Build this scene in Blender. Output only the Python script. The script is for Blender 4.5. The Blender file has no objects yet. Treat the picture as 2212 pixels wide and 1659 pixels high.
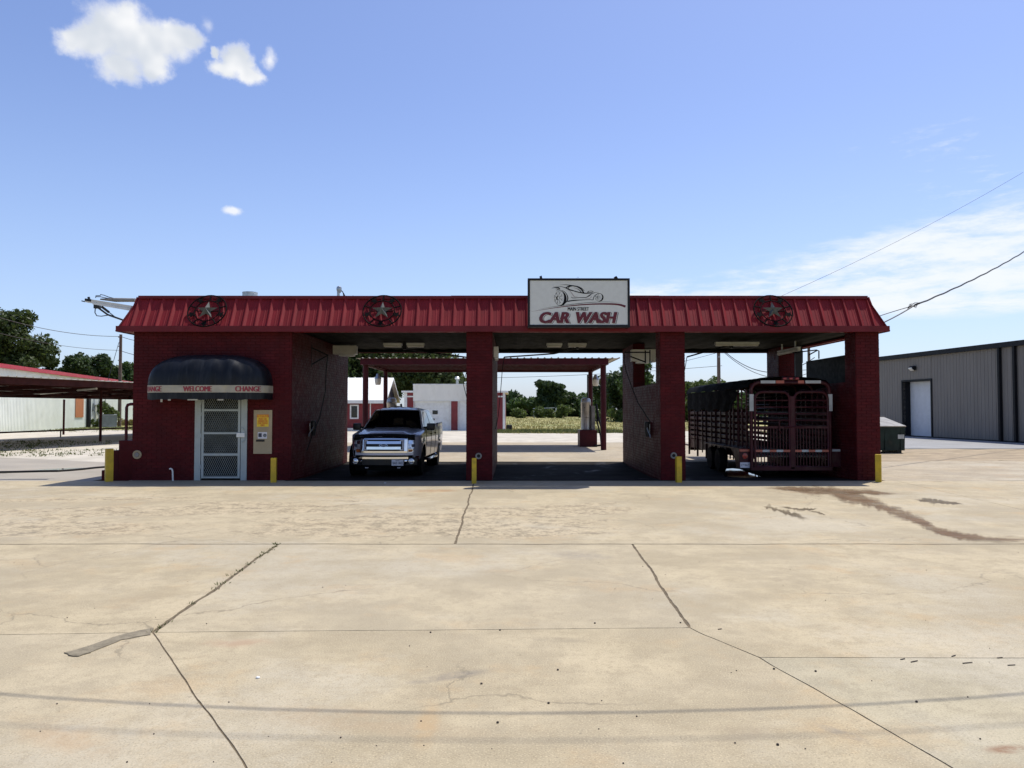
import bpy, bmesh, math, random
import numpy as np
from mathutils import Vector, Matrix
from mathutils.geometry import tessellate_polygon
R = random.Random(7)
sc = bpy.context.scene
COL = sc.collection
# ------------------------------------------------------------------ camera, sky, sun, exposure
cam = bpy.data.cameras.new('camera'); cam.sensor_width = 36.0; cam.lens = 27.03
cam.clip_start = 0.05; cam.clip_end = 6000
camo = bpy.data.objects.new('camera', cam); COL.objects.link(camo)
camo.location = (0, 0, 1.85); camo.rotation_euler = (math.radians(90 + 1.88), 0, 0)
sc.camera = camo
SX, SY = 0.295, 0.318                       # horizontal travel of the sun's ray per metre of height
sunl = bpy.data.lights.new('sun', 'SUN'); sunl.energy = 4.1; sunl.angle = math.radians(0.53); sunl.color = (1.0, 0.955, 0.88)
suno = bpy.data.objects.new('sun', sunl); COL.objects.link(suno)
sdir = Vector((SX, SY, 1)).normalized()
suno.rotation_euler = sdir.to_track_quat('Z', 'Y').to_euler()
suno.location = sdir * 60
SUN_EL = math.asin(sdir.z); SUN_AZ = math.atan2(SX, SY)
sc.view_settings.view_transform = 'Standard'; sc.view_settings.look = 'None'
sc.view_settings.exposure = 0.32; sc.view_settings.gamma = 1.0
sc.view_settings.use_curve_mapping = False
sc.cycles.max_bounces = 8; sc.cycles.diffuse_bounces = 3; sc.cycles.transparent_max_bounces = 12

class NT:
    """small helper to write node trees"""
    def __init__(s, tree): s.t = tree; s.n = tree.nodes; s.l = tree.links
    def sock(s, inp, v):
        if hasattr(v, 'is_output'): s.l.new(v, inp)
        elif v is not None: inp.default_value = v
    def math(s, op, a, b=None, c=None, clamp=False):
        n = s.n.new('ShaderNodeMath'); n.operation = op; n.use_clamp = clamp
        s.sock(n.inputs[0], a); s.sock(n.inputs[1], b); s.sock(n.inputs[2], c); return n.outputs[0]
    def vmath(s, op, a, b=None):
        n = s.n.new('ShaderNodeVectorMath'); n.operation = op
        s.sock(n.inputs[0], a); s.sock(n.inputs[1], b)
        return n.outputs['Value'] if op in ('LENGTH', 'DOT_PRODUCT', 'DISTANCE') else n.outputs[0]
    def mix(s, f, a, b, mode='MIX'):
        n = s.n.new('ShaderNodeMix'); n.data_type = 'RGBA'; n.blend_type = mode; n.clamp_factor = True
        s.sock(n.inputs[0], f); s.sock(n.inputs[6], c4(a)); s.sock(n.inputs[7], c4(b)); return n.outputs[2]
    def noise(s, vec, scale, detail=4, rough=.55, dist=0.0, out=0):
        n = s.n.new('ShaderNodeTexNoise'); s.sock(n.inputs['Vector'], vec); n.inputs['Scale'].default_value = scale
        n.inputs['Detail'].default_value = detail; n.inputs['Roughness'].default_value = rough; n.inputs['Distortion'].default_value = dist
        return n.outputs[out]
    def smooth(s, v, a, b, lo=0., hi=1.):
        n = s.n.new('ShaderNodeMapRange'); n.interpolation_type = 'SMOOTHSTEP'
        s.sock(n.inputs[0], v); n.inputs[1].default_value = a; n.inputs[2].default_value = b; n.inputs[3].default_value = lo; n.inputs[4].default_value = hi
        return n.outputs[0]
    def mapping(s, vec, scale=(1, 1, 1), rot=(0, 0, 0), loc=(0, 0, 0)):
        n = s.n.new('ShaderNodeMapping'); s.sock(n.inputs[0], vec); n.inputs[1].default_value = loc
        n.inputs[2].default_value = rot; n.inputs[3].default_value = scale; return n.outputs[0]
    def sep(s, v):
        n = s.n.new('ShaderNodeSeparateXYZ'); s.sock(n.inputs[0], v); return n.outputs
    def comb(s, x, y, z):
        n = s.n.new('ShaderNodeCombineXYZ'); s.sock(n.inputs[0], x); s.sock(n.inputs[1], y); s.sock(n.inputs[2], z); return n.outputs[0]
def c4(a):
    return (*a, 1.0) if isinstance(a, (tuple, list)) and len(a) == 3 else a

# ---- world: physical sky with clouds placed by direction
world = bpy.data.worlds.new('World'); sc.world = world; world.use_nodes = True
wt = world.node_tree; wt.nodes.clear(); N = NT(wt)
SKY_STRENGTH = 0.125
sky = wt.nodes.new('ShaderNodeTexSky'); sky.sky_type = 'NISHITA'; sky.sun_disc = False
sky.sun_elevation = SUN_EL; sky.sun_rotation = SUN_AZ; sky.altitude = 300; sky.air_density = 1.0; sky.dust_density = 1.2; sky.ozone_density = 1.6
tc = wt.nodes.new('ShaderNodeTexCoord').outputs['Generated']
dx, dy, dz = N.sep(tc)
az = N.math('ARCTAN2', dx, dy); el = N.math('ARCSINE', dz)
ang = N.comb(az, el, 0.0)
def blobs(lst, warp_amp, warp_scale, edge, fine_amp, fine_scale, seed):
    w = N.noise(N.vmath('ADD', ang, (seed, seed * .7, 0)), warp_scale, 5, .6, out=1)
    w = N.vmath('MULTIPLY', N.vmath('SUBTRACT', w, (.5, .5, .5)), (warp_amp, warp_amp * .7, 0))
    p = N.vmath('ADD', ang, w); best = None
    for (a, e, ra, re) in lst:
        q = N.vmath('DIVIDE', N.vmath('SUBTRACT', p, (a, e, 0)), (ra, re, 1))
        f = N.math('SUBTRACT', 1.0, N.vmath('LENGTH', q))
        if best is None: best = f
        else:
            best = N.math('SMOOTH_MAX', best, f, .15)
    fn = N.noise(N.vmath('ADD', ang, (seed * 2, 0, 0)), fine_scale, 8, .62)
    d = N.math('ADD', best, N.math('MULTIPLY', N.math('SUBTRACT', fn, .5), fine_amp))
    return N.smooth(d, 0.0, edge), d, fn
def deg2(u, v):     # direction of a point of the photograph (2212 px wide), as azimuth and elevation
    x = (u - 1106) / 1661; zz = -(v - 829.5) / 1661; P = math.radians(1.88)
    d = Vector((x, math.cos(P) - math.sin(P) * zz, math.sin(P) + math.cos(P) * zz)).normalized()
    return math.atan2(d.x, d.y), math.asin(d.z)
def BL(u, v, ru, rv):
    a, e = deg2(u, v); return (a, e, ru / 1661 * .9, rv / 1661 * .9)
cum1 = [BL(270, 75, 95, 85), BL(195, 85, 85, 48), BL(330, 95, 100, 55), BL(395, 85, 62, 40), BL(255, 145, 70, 42), BL(160, 75, 50, 26), BL(340, 140, 50, 36), BL(285, 35, 40, 42)]
cum2 = [BL(515, 130, 42, 42), BL(540, 158, 38, 32), BL(490, 148, 50, 26), BL(470, 115, 18, 16)]
cum3 = [BL(579, 128, 23, 30)]
cum4 = [BL(503, 455, 30, 13)]
cum5 = [BL(452, 55, 20, 24)]
c1, d1, f1 = blobs(cum1, .055, 16, .60, .95, 30, 3.1)
c2, d2, f2 = blobs(cum2, .045, 22, .62, .95, 40, 5.7)
c3, d3, f3 = blobs(cum3, .03, 26, .95, 1.1, 50, 1.3)
c4_, d4, f4 = blobs(cum4, .02, 30, .75, .8, 60, 8.3)
c5, d5, f5 = blobs(cum5, .03, 26, 1.3, 1.3, 50, 2.2)
cumul = N.math('MAXIMUM', N.math('MAXIMUM', c1, c2), N.math('MAXIMUM', N.math('MULTIPLY', c3, .8), N.math('MAXIMUM', N.math('MULTIPLY', c4_, .8), N.math('MULTIPLY', c5, .5))))
# thin layered cloud low in the sky, streaky, mostly towards the right
st = N.mapping(ang, scale=(5.5, 26, 1), rot=(0, 0, math.radians(-9)))
s1 = N.noise(st, 1.0, 8, .6, .5)
s2 = N.noise(N.mapping(ang, scale=(14, 60, 1), rot=(0, 0, math.radians(-7))), 1.0, 8, .65, .3)
s3 = N.noise(N.mapping(ang, scale=(34, 120, 1), rot=(0, 0, math.radians(-5))), 1.0, 6, .65, .3)
sn = N.math('ADD', N.math('ADD', N.math('MULTIPLY', s1, .46), N.math('MULTIPLY', s2, .34)), N.math('MULTIPLY', s3, .20))
aR = N.smooth(az, -.10, .14)                      # more cover to the right
top = N.math('ADD', .163, N.math('MULTIPLY', N.smooth(az, .16, .60), .065))
band = N.math('MULTIPLY', N.smooth(N.math('SUBTRACT', el, top), .035, -.035), N.smooth(el, .085, .125))
bandL = N.math('MULTIPLY', N.smooth(el, .165, .135), N.smooth(el, .10, .13))
cov = N.math('ADD', N.math('MULTIPLY', band, N.math('MULTIPLY', aR, .215)), N.math('MULTIPLY', bandL, .05))
cir = N.math('MULTIPLY', N.smooth(N.math('ADD', sn, cov), .565, .80), N.smooth(cov, .02, .2))
wisp_m = N.math('MULTIPLY', N.smooth(az, .30, .56), N.math('MULTIPLY', N.smooth(el, .20, .24), N.smooth(el, .37, .29)))
wis = N.math('MULTIPLY', N.smooth(N.math('ADD', sn, N.math('MULTIPLY', wisp_m, .10)), .60, .78), N.math('MULTIPLY', wisp_m, .75))
cir = N.math('MAXIMUM', cir, wis)
# self shading of the heaps: density towards the lower left
shade = N.noise(N.vmath('ADD', ang, (3.13, 2.2, 0)), 11, 3, .5)
dd = N.math('MAXIMUM', d1, d2)
cshade = N.math('MULTIPLY', N.smooth(dd, .10, .55), N.smooth(shade, .36, .56))
ccol = N.mix(N.math('MULTIPLY', cshade, .75), (.97, .97, .975), (.56, .62, .71))
skyc = N.vmath('SCALE', sky.outputs[0]); skyc.node.inputs['Scale'].default_value = SKY_STRENGTH / 0.10
# thin summer haze: whitens the air near the horizon all round
def lift(sock, k):
    v = N.vmath('SCALE', sock); v.node.inputs['Scale'].default_value = k; return v
hz = N.smooth(el, .42, -.02)
tint = N.vmath('MULTIPLY', skyc, (.92, .92, 1.10))
w1 = N.mix(N.math('MULTIPLY', hz, .34), tint, (4.6, 6.3, 8.4))
w1 = N.mix(N.math('MULTIPLY', cir, .92), w1, (7.6, 7.9, 8.2))
w2 = N.mix(cumul, w1, lift(ccol, 8.4))
bg = wt.nodes.new('ShaderNodeBackground'); bg.inputs[1].default_value = 0.10
wt.links.new(w2, bg.inputs[0])
wo = wt.nodes.new('ShaderNodeOutputWorld'); wt.links.new(bg.outputs[0], wo.inputs[0])

# ------------------------------------------------------------------ materials
MATS = {}
def mat(name, col, rough=.6, metal=0., var=.18, scale=3., bump=0., bscale=60., coat=0., spec=.5, dirt=None, dirt_scale=1.2, dirt_amt=.4, stretch=(1, 1, 1), trans=0.):
    m = bpy.data.materials.new(name); m.use_nodes = True; t = m.node_tree; t.nodes.clear(); n = NT(t)
    o = t.nodes.new('ShaderNodeOutputMaterial'); b = t.nodes.new('ShaderNodeBsdfPrincipled'); t.links.new(b.outputs[0], o.inputs[0])
    pos = t.nodes.new('ShaderNodeNewGeometry').outputs['Position']
    if stretch != (1, 1, 1): pos = n.mapping(pos, scale=stretch)
    a = n.noise(pos, scale, 6, .6)
    dark = tuple(c * (1 - var) for c in col); lite = tuple(min(1, c * (1 + var)) for c in col)
    c = n.mix(n.smooth(a, .3, .7), dark, lite)
    if dirt:
        dn = n.noise(pos, dirt_scale, 7, .65)
        c = n.mix(n.math('MULTIPLY', n.smooth(dn, .48, .7), dirt_amt), c, dirt)
    t.links.new(c, b.inputs['Base Color'])
    rr = n.smooth(n.noise(pos, scale * 2.3, 4), .3, .7, max(0.02, rough - .08), min(1, rough + .08)); t.links.new(rr, b.inputs['Roughness'])
    b.inputs['Metallic'].default_value = metal; b.inputs['Specular IOR Level'].default_value = spec
    b.inputs['Coat Weight'].default_value = coat; b.inputs['Coat Roughness'].default_value = .05
    if trans: b.inputs['Transmission Weight'].default_value = trans
    if bump:
        bp = t.nodes.new('ShaderNodeBump'); bp.inputs['Strength'].default_value = bump; bp.inputs['Distance'].default_value = .01
        t.links.new(n.noise(pos, bscale, 5, .6), bp.inputs['Height']); t.links.new(bp.outputs[0], b.inputs['Normal'])
    MATS[name] = m; return m
def tree_nodes(m):
    t = m.node_tree; return t, NT(t), next(x for x in t.nodes if x.type == 'BSDF_PRINCIPLED')

RED = (.20, .016, .022)
mBrick = mat('painted_brick', (.076, .0072, .0092), .55, var=.22, scale=2.2, bump=.5, bscale=45, dirt=(.045, .008, .010), dirt_scale=.8, dirt_amt=.4, spec=0.12)
t, n, b = tree_nodes(mBrick)     # brick to brick tint
gi = t.nodes.new('ShaderNodeNewGeometry').outputs['Random Per Island']; oi = t.nodes.new('ShaderNodeObjectInfo').outputs['Random']
prev = b.inputs['Base Color'].links[0].from_socket
rv = n.math('FRACT', n.math('ADD', gi, oi))
t.links.new(n.mix(n.smooth(rv, 0, 1, 0, .45), prev, (.046, .006, .0085)), b.inputs['Base Color'])
mMortar = mat('painted_mortar', (.060, .0057, .0074), .75, var=.2, scale=3, bump=.3, spec=0.1)
mRoofRed = mat('red_sheet_metal', (.205, .016, .020), .6, var=.16, scale=1.4, bump=.22, bscale=2.6, dirt=(.135, .013, .017), dirt_scale=2.5, dirt_amt=.45, stretch=(3, 1, .5), spec=0.15)
mTrimRed = mat('red_trim_metal', (.125, .009, .014), .55, var=.14, scale=2, bump=.04, spec=0.25)
mRedSteel = mat('maroon_steel', (.062, .0085, .012), .5, var=.2, scale=3, bump=.1, spec=0.2)
mBrownSteel = mat('rust_brown_steel', (.045, .012, .010), .6, var=.3, scale=2, bump=.1, spec=0.08)
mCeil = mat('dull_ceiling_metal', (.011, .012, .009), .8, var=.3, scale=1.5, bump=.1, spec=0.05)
mBlack = mat('black_rubber', (.012, .012, .013), .6, var=.2, bump=.1, spec=0.2)
mBlackMetal = mat('black_painted_metal', (.012, .012, .014), .4, var=.2, bump=.05, spec=0.2)
mBlackPlastic = mat('black_plastic', (.015, .015, .016), .35, var=.2, spec=0.3)
mPanelBlack = mat('dark_sheet_panel', (.012, .014, .014), .5, var=.3, spec=0.06)
mYellow = mat('yellow_paint', (.55, .37, .012), .5, var=.14, scale=5, bump=.15, dirt=(.20, .14, .03), dirt_scale=4, dirt_amt=.5)
mWhite = mat('white_paint', (.72, .73, .70), .5, var=.06, bump=.05, dirt=(.45, .42, .36), dirt_scale=2, dirt_amt=.35)
mDoorWhite = mat('door_frame_paint', (.36, .41, .40), .5, var=.1, bump=.08, dirt=(.28, .28, .24), dirt_scale=3, dirt_amt=.5)
mMesh = mat('expanded_metal', (.26, .29, .28), .5, metal=.2, var=.15, spec=0.2)
mDoorDark = mat('door_inner', (.006, .007, .007), .5, spec=0.05)
mAwning = mat('black_vinyl', (.0085, .010, .013), .40, var=.25, scale=2, bump=.25, bscale=3, dirt=(.028, .030, .034), dirt_scale=3, dirt_amt=.6, stretch=(3, 1, .4), spec=0.2)
mBand = mat('cream_vinyl', (.36, .33, .25), .5, var=.15, bump=.1, dirt=(.45, .38, .22), dirt_scale=4, dirt_amt=.5)
mLetRed = mat('red_lettering', (.24, .022, .032), .5, var=.1)
mCream = mat('cream_panel', (.36, .29, .175), .55, var=.1, bump=.12, dirt=(.28, .22, .14), dirt_scale=5, dirt_amt=.4)
mNoticeY = mat('yellow_print', (.75, .52, .02), .5, var=.05)
mNoticeO = mat('orange_print', (.62, .13, .01), .5, var=.05)
mInkDark = mat('dark_print', (.03, .035, .06), .5, var=.05)
mSticker = mat('white_sticker', (.62, .62, .65), .5, var=.05)
mSignFace = mat('sign_face', (.60, .61, .57), .45, var=.04, scale=8)
mSignRed = mat('sign_red', (.105, .008, .018), .6, var=.06)
mSignBlack = mat('sign_black', (.008, .008, .010), .7, spec=.15, var=.06)
mSignWhite = mat('sign_white', (.72, .72, .70), .5, var=.03)
mStarBlack = mat('star_black_metal', (.006, .006, .006), .8, var=.3, spec=.05)
mStarGrey = mat('star_galvanised', (.075, .082, .077), .55, metal=.05, var=.25, scale=12)
mGalv = mat('galvanised_steel', (.42, .44, .44), .38, metal=.8, var=.15, scale=6, bump=.05)
mStainless = mat('brushed_tank', (.40, .38, .35), .34, metal=.75, var=.25, scale=2.5, bump=.06, dirt=(.16, .12, .08), dirt_scale=3, dirt_amt=.6, stretch=(1, 1, .35))
mTube = mat('light_cover', (.68, .66, .58), .4, var=.08)
mPole = mat('weathered_pole', (.12, .085, .065), .85, var=.35, scale=5, bump=.4, bscale=20, stretch=(6, 6, .4))
mWire = mat('wire_black', (.02, .02, .022), .6)
mGreyWall = mat('grey_wall_metal', (.20, .183, .16), .5, var=.06, scale=.6, bump=.03, dirt=(.165, .15, .13), dirt_scale=.5, dirt_amt=.3, stretch=(1, 3, .4), spec=0.2)
mDarkTrim = mat('dark_trim', (.012, .013, .015), .5, spec=0.15)
mRollDoor = mat('roller_door_white', (.60, .63, .66), .45, var=.05)
mWhiteWall = mat('white_wall_metal', (.80, .83, .76), .5, var=.05, scale=.7, dirt=(.62, .64, .54), dirt_scale=.5, dirt_amt=.35)
mRedRoofTrim = mat('bright_red_trim', (.42, .015, .035), .45, var=.12)
mWhiteRoof = mat('white_roof_metal', (.80, .80, .77), .5, var=.04)
mRedSiding = mat('red_siding', (.19, .020, .024), .6, var=.15, scale=1, bump=.1)
mOffWhite = mat('offwhite_stucco', (.80, .78, .70), .8, var=.05, scale=.8, bump=.2, dirt=(.60, .57, .47), dirt_scale=.9, dirt_amt=.5, stretch=(1, 1, .35))
mGlassDark = mat('dark_glass', (.012, .015, .018), .06, var=.05, spec=.6)
mOrange = mat('orange_board', (.40, .14, .045), .6, var=.15, stretch=(6, 6, .5))
mGreen = mat('dark_green_steel', (.016, .029, .024), .5, var=.25, scale=3, bump=.1, dirt=(.05, .04, .03), dirt_scale=2, dirt_amt=.4, spec=0.15)
mLid = mat('grey_lid', (.22, .21, .19), .6, var=.3, scale=3, bump=.15)
mGreyBox = mat('grey_cabinet', (.20, .22, .23), .5, var=.12)
# truck
mPaint = mat('silver_car_paint', (.56, .56, .61), .32, metal=.1, var=.03, scale=400, coat=.6)
mChrome = mat('chrome', (.72, .73, .75), .09, metal=1.0, var=.03)
mTyre = mat('tyre_rubber', (.012, .012, .012), .75, var=.2, bump=.3, spec=0.1)
mWindshield = mat('tinted_glass', (.003, .003, .004), .03, var=0, spec=.35)
mLamp = mat('lamp_lens', (.55, .57, .60), .08, metal=.6, var=.5, scale=22)
mAmber = mat('amber_lens', (.34, .10, .03), .12, var=.2)
mRedLens = mat('red_lens', (.30, .02, .02), .12, var=.1)
mUnder = mat('underbody', (.006, .006, .006), .8, spec=0.05)
# trailer
mTrailer = mat('maroon_trailer_paint', (.048, .008, .012), .42, var=.25, scale=4, bump=.15, dirt=(.085, .05, .04), dirt_scale=3, dirt_amt=.5, spec=0.2)
mTarp = mat('black_tarp', (.007, .008, .009), .85, var=.3, scale=3, bump=.4, bscale=6, spec=0.06)
mTapeW = mat('white_reflective_tape', (.42, .44, .42), .4)
mTapeR = mat('red_reflective_tape', (.40, .10, .06), .4)
mPlank = mat('old_floor_boards', (.10, .08, .06), .8, var=.3)

def leafmat(name, col, col2):
    m = bpy.data.materials.new(name); m.use_nodes = True; t = m.node_tree; t.nodes.clear(); n = NT(t)
    o = t.nodes.new('ShaderNodeOutputMaterial')
    g = t.nodes.new('ShaderNodeNewGeometry'); r = g.outputs['Random Per Island']
    big = n.noise(g.outputs['Position'], .55, 3)
    c = n.mix(n.math('ADD', n.math('MULTIPLY', r, .5), n.smooth(big, .3, .7, 0, .5)), col, col2)
    d = t.nodes.new('ShaderNodeBsdfPrincipled'); d.inputs['Roughness'].default_value = .55; d.inputs['Specular IOR Level'].default_value = .35
    tr = t.nodes.new('ShaderNodeBsdfTranslucent'); mx = t.nodes.new('ShaderNodeMixShader'); mx.inputs[0].default_value = .38
    t.links.new(c, d.inputs['Base Color']); t.links.new(c, tr.inputs['Color'])
    t.links.new(d.outputs[0], mx.inputs[1]); t.links.new(tr.outputs[0], mx.inputs[2]); t.links.new(mx.outputs[0], o.inputs[0])
    MATS[name] = m; return m
mLeafOak = leafmat('oak_leaves', (.028, .048, .013), (.085, .118, .030))
mLeafMid = leafmat('tree_leaves', (.032, .068, .016), (.095, .150, .036))
mLeafPale = leafmat('pale_leaves', (.060, .095, .020), (.13, .17, .04))
mLeafDark = leafmat('dark_leaves', (.022, .044, .014), (.062, .098, .028))
mGrassG = leafmat('grass_blades', (.055, .085, .020), (.16, .17, .06))
mGrassDry = leafmat('dry_grass_blades', (.19, .175, .06), (.34, .30, .12))
mBark = mat('bark', (.055, .042, .032), .9, var=.35, scale=4, bump=.6, bscale=12)

# ------------------------------------------------------------------ mesh building
class MB:
    def __init__(s): s.v = []; s.f = []; s.m = []
    def add(s, vs, fs, mi=0):
        o = len(s.v); s.v += [tuple(p) for p in vs]; s.f += [tuple(i + o for i in f) for f in fs]; s.m += [mi] * len(fs); return s
    def box(s, x0, x1, y0, y1, z0, z1, mi=0):
        return s.add([(x0, y0, z0), (x1, y0, z0), (x1, y1, z0), (x0, y1, z0), (x0, y0, z1), (x1, y0, z1), (x1, y1, z1), (x0, y1, z1)],
                     [(0, 3, 2, 1), (4, 5, 6, 7), (0, 1, 5, 4), (1, 2, 6, 5), (2, 3, 7, 6), (3, 0, 4, 7)], mi)
    def bbox(s, x0, x1, y0, y1, z0, z1, bv=.01, mi=0):     # box with chamfered edges
        bm = bmesh.new(); bmesh.ops.create_cube(bm, size=1)
        for v in bm.verts: v.co = Vector(((x0 + x1) / 2 + v.co.x * (x1 - x0), (y0 + y1) / 2 + v.co.y * (y1 - y0), (z0 + z1) / 2 + v.co.z * (z1 - z0)))
        bmesh.ops.bevel(bm, geom=bm.edges[:], offset=bv, segments=2, affect='EDGES', profile=.6)
        bm.verts.index_update(); s.add([v.co for v in bm.verts], [[v.index for v in f.verts] for f in bm.faces], mi); bm.free(); return s
    def obox(s, c, ax, ay, az_, mi=0):                     # oriented box: centre and three half axes
        c = Vector(c); ax = Vector(ax); ay = Vector(ay); az_ = Vector(az_)
        vs = [c + ax * i + ay * j + az_ * k for k in (-1, 1) for j in (-1, 1) for i in (-1, 1)]
        return s.add(vs, [(0, 2, 3, 1), (4, 5, 7, 6), (0, 1, 5, 4), (1, 3, 7, 5), (3, 2, 6, 7), (2, 0, 4, 6)], mi)
    def bar(s, p, q, w, h, mi=0):                          # square bar between two points
        p = Vector(p); q = Vector(q); d = (q - p); L = d.length; d.normalize()
        up = Vector((0, 0, 1)) if abs(d.z) < .95 else Vector((0, 1, 0))
        sd = d.cross(up).normalized(); up = sd.cross(d).normalized()
        return s.obox((p + q) / 2, d * L / 2, sd * w / 2, up * h / 2, mi)
    def tube(s, pts, r, n=8, mi=0, cap=True):
        pts = [Vector(p) for p in pts]; rs = r if isinstance(r, (list, tuple)) else [r] * len(pts)
        rings = []; prev = None
        for i, p in enumerate(pts):
            d = (pts[min(i + 1, len(pts) - 1)] - pts[max(i - 1, 0)]).normalized()
            if prev is None:
                a = Vector((0, 0, 1)) if abs(d.z) < .9 else Vector((1, 0, 0)); u = d.cross(a).normalized()
            else:
                u = (prev - d * prev.dot(d)).normalized()
            w = d.cross(u); prev = u
            rings.append([p + (u * math.cos(2 * math.pi * k / n) + w * math.sin(2 * math.pi * k / n)) * rs[i] for k in range(n)])
        vs = [v for rg in rings for v in rg]; fs = []
        for i in range(len(rings) - 1):
            for k in range(n):
                fs.append((i * n + k, i * n + (k + 1) % n, (i + 1) * n + (k + 1) % n, (i + 1) * n + k))
        if cap: fs += [tuple(range(n - 1, -1, -1)), tuple(range((len(rings) - 1) * n, len(rings) * n))]
        return s.add(vs, fs, mi)
    def lathe(s, prof, c=(0, 0, 0), n=20, axis='z', mi=0):  # profile of (r, h)
        vs = []; c = Vector(c)
        for (r, h) in prof:
            for k in range(n):
                a = 2 * math.pi * k / n; x, y = r * math.cos(a), r * math.sin(a)
                vs.append(c + {'z': Vector((x, y, h)), 'y': Vector((x, h, y)), 'x': Vector((h, x, y))}[axis])
        fs = []
        for i in range(len(prof) - 1):
            for k in range(n): fs.append((i * n + k, i * n + (k + 1) % n, (i + 1) * n + (k + 1) % n, (i + 1) * n + k))
        fs += [tuple(range(n)), tuple(range((len(prof) - 1) * n, len(prof) * n))]
        return s.add(vs, fs, mi)
    def grid(s, fn, nu, nv, mi=0, closeu=False):
        vs = [fn(i / (nu - 1 if not closeu else nu), j / (nv - 1)) for j in range(nv) for i in range(nu)]; fs = []
        for j in range(nv - 1):
            for i in range(nu - 1 + (1 if closeu else 0)):
                i2 = (i + 1) % nu; fs.append((j * nu + i, j * nu + i2, (j + 1) * nu + i2, (j + 1) * nu + i))
        return s.add(vs, fs, mi)
    def prism(s, poly, fn, h0, h1, mi=0):                  # polygon in 2D, fn(a, b, h) -> point
        nn = len(poly); vs = [fn(a, b_, h0) for a, b_ in poly] + [fn(a, b_, h1) for a, b_ in poly]
        tri = tessellate_polygon([[Vector((a, b_, 0)) for a, b_ in poly]])
        fs = [tuple(reversed(tr)) for tr in tri] + [tuple(i + nn for i in tr) for tr in tri]
        fs += [(i, (i + 1) % nn, (i + 1) % nn + nn, i + nn) for i in range(nn)]
        return s.add(vs, fs, mi)
    def build(s, name, mats, parent=None, smooth=False, at=None, fix=True):
        me = bpy.data.meshes.new(name); me.from_pydata(s.v, [], s.f)
        for m in (mats if isinstance(mats, (list, tuple)) else [mats]): me.materials.append(m)
        me.polygons.foreach_set('material_index', s.m)
        if fix:
            bm = bmesh.new(); bm.from_mesh(me); bmesh.ops.recalc_face_normals(bm, faces=bm.faces[:]); bm.to_mesh(me); bm.free()
        if smooth:
            me.polygons.foreach_set('use_smooth', [True] * len(me.polygons))
            try: me.set_sharp_from_angle(angle=math.radians(38))
            except Exception: pass
        me.update(); return link(name, me, parent, at)
def link(name, me, parent=None, at=None):
    o = bpy.data.objects.new(name, me); COL.objects.link(o)
    if parent is not None: o.parent = parent
    if at is not None: o.location = at
    return o
def tag(o, label=None, cat=None, group=None, kind=None):
    if label: o['label'] = label
    if cat: o['category'] = cat
    if group: o['group'] = group
    if kind: o['kind'] = kind
    return o
def thing(name, label, cat, loc=(0, 0, 0), rz=0., group=None):
    o = bpy.data.objects.new(name, None); COL.objects.link(o); o.location = loc; o.rotation_euler = (0, 0, rz); o.empty_display_size = .3
    return tag(o, label, cat, group)
def copy_tree(o, parent=None):
    c = o.copy(); COL.objects.link(c)
    if parent is not None: c.parent = parent
    for ch in list(o.children): copy_tree(ch, c)
    return c
def quads_mesh(name, V, mats, nper=4):
    n = len(V) // nper; me = bpy.data.meshes.new(name)
    me.vertices.add(len(V)); me.vertices.foreach_set('co', np.asarray(V, dtype=np.float32).ravel())
    me.loops.add(len(V)); me.loops.foreach_set('vertex_index', np.arange(len(V), dtype=np.int32))
    me.polygons.add(n); me.polygons.foreach_set('loop_start', np.arange(0, len(V), nper, dtype=np.int32))
    try: me.polygons.foreach_set('loop_total', np.full(n, nper, dtype=np.int32))
    except Exception: pass
    me.materials.append(mats); me.update(calc_edges=True); return me
def text_mb(body, size=1., shear=0., offset=0., align='CENTER', spacing=1.):
    cu = bpy.data.curves.new('t', 'FONT'); cu.body = body; cu.size = size; cu.shear = shear; cu.offset = offset; cu.align_x = align; cu.space_character = spacing
    cu.resolution_u = 3
    ob = bpy.data.objects.new('t', cu); COL.objects.link(ob)
    dg = bpy.context.evaluated_depsgraph_get(); me = bpy.data.meshes.new_from_object(ob.evaluated_get(dg))
    vs = [tuple(v.co) for v in me.vertices]; fs = [tuple(p.vertices) for p in me.polygons]
    bpy.data.objects.remove(ob); bpy.data.curves.remove(cu); bpy.data.meshes.remove(me)
    return vs, fs
def fit_text(body, x0, x1, z0, z1, fn, mb, mi=0, shear=0., offset=0., bold=0.):   # text stretched to a rectangle, fn(x, z) -> point
    vs, fs = text_mb(body, 1., shear, offset)
    xs = [v[0] for v in vs]; ys = [v[1] for v in vs]; a, b_, c, d = min(xs), max(xs), min(ys), max(ys)
    for k, o_ in enumerate((-1, -.33, .33, 1) if bold else (0,)):     # heavy letters: the same letter laid down a hair to the side
        e = bold * o_; x0b, x1b = x0 + bold, x1 - bold; dp = Vector((0, -.0002 * k, 0))
        mb.add([Vector(fn(x0b + e + (v[0] - a) / (b_ - a) * (x1b - x0b), z0 + (v[1] - c) / (d - c) * (z1 - z0))) + dp for v in vs], fs, mi)
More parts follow.
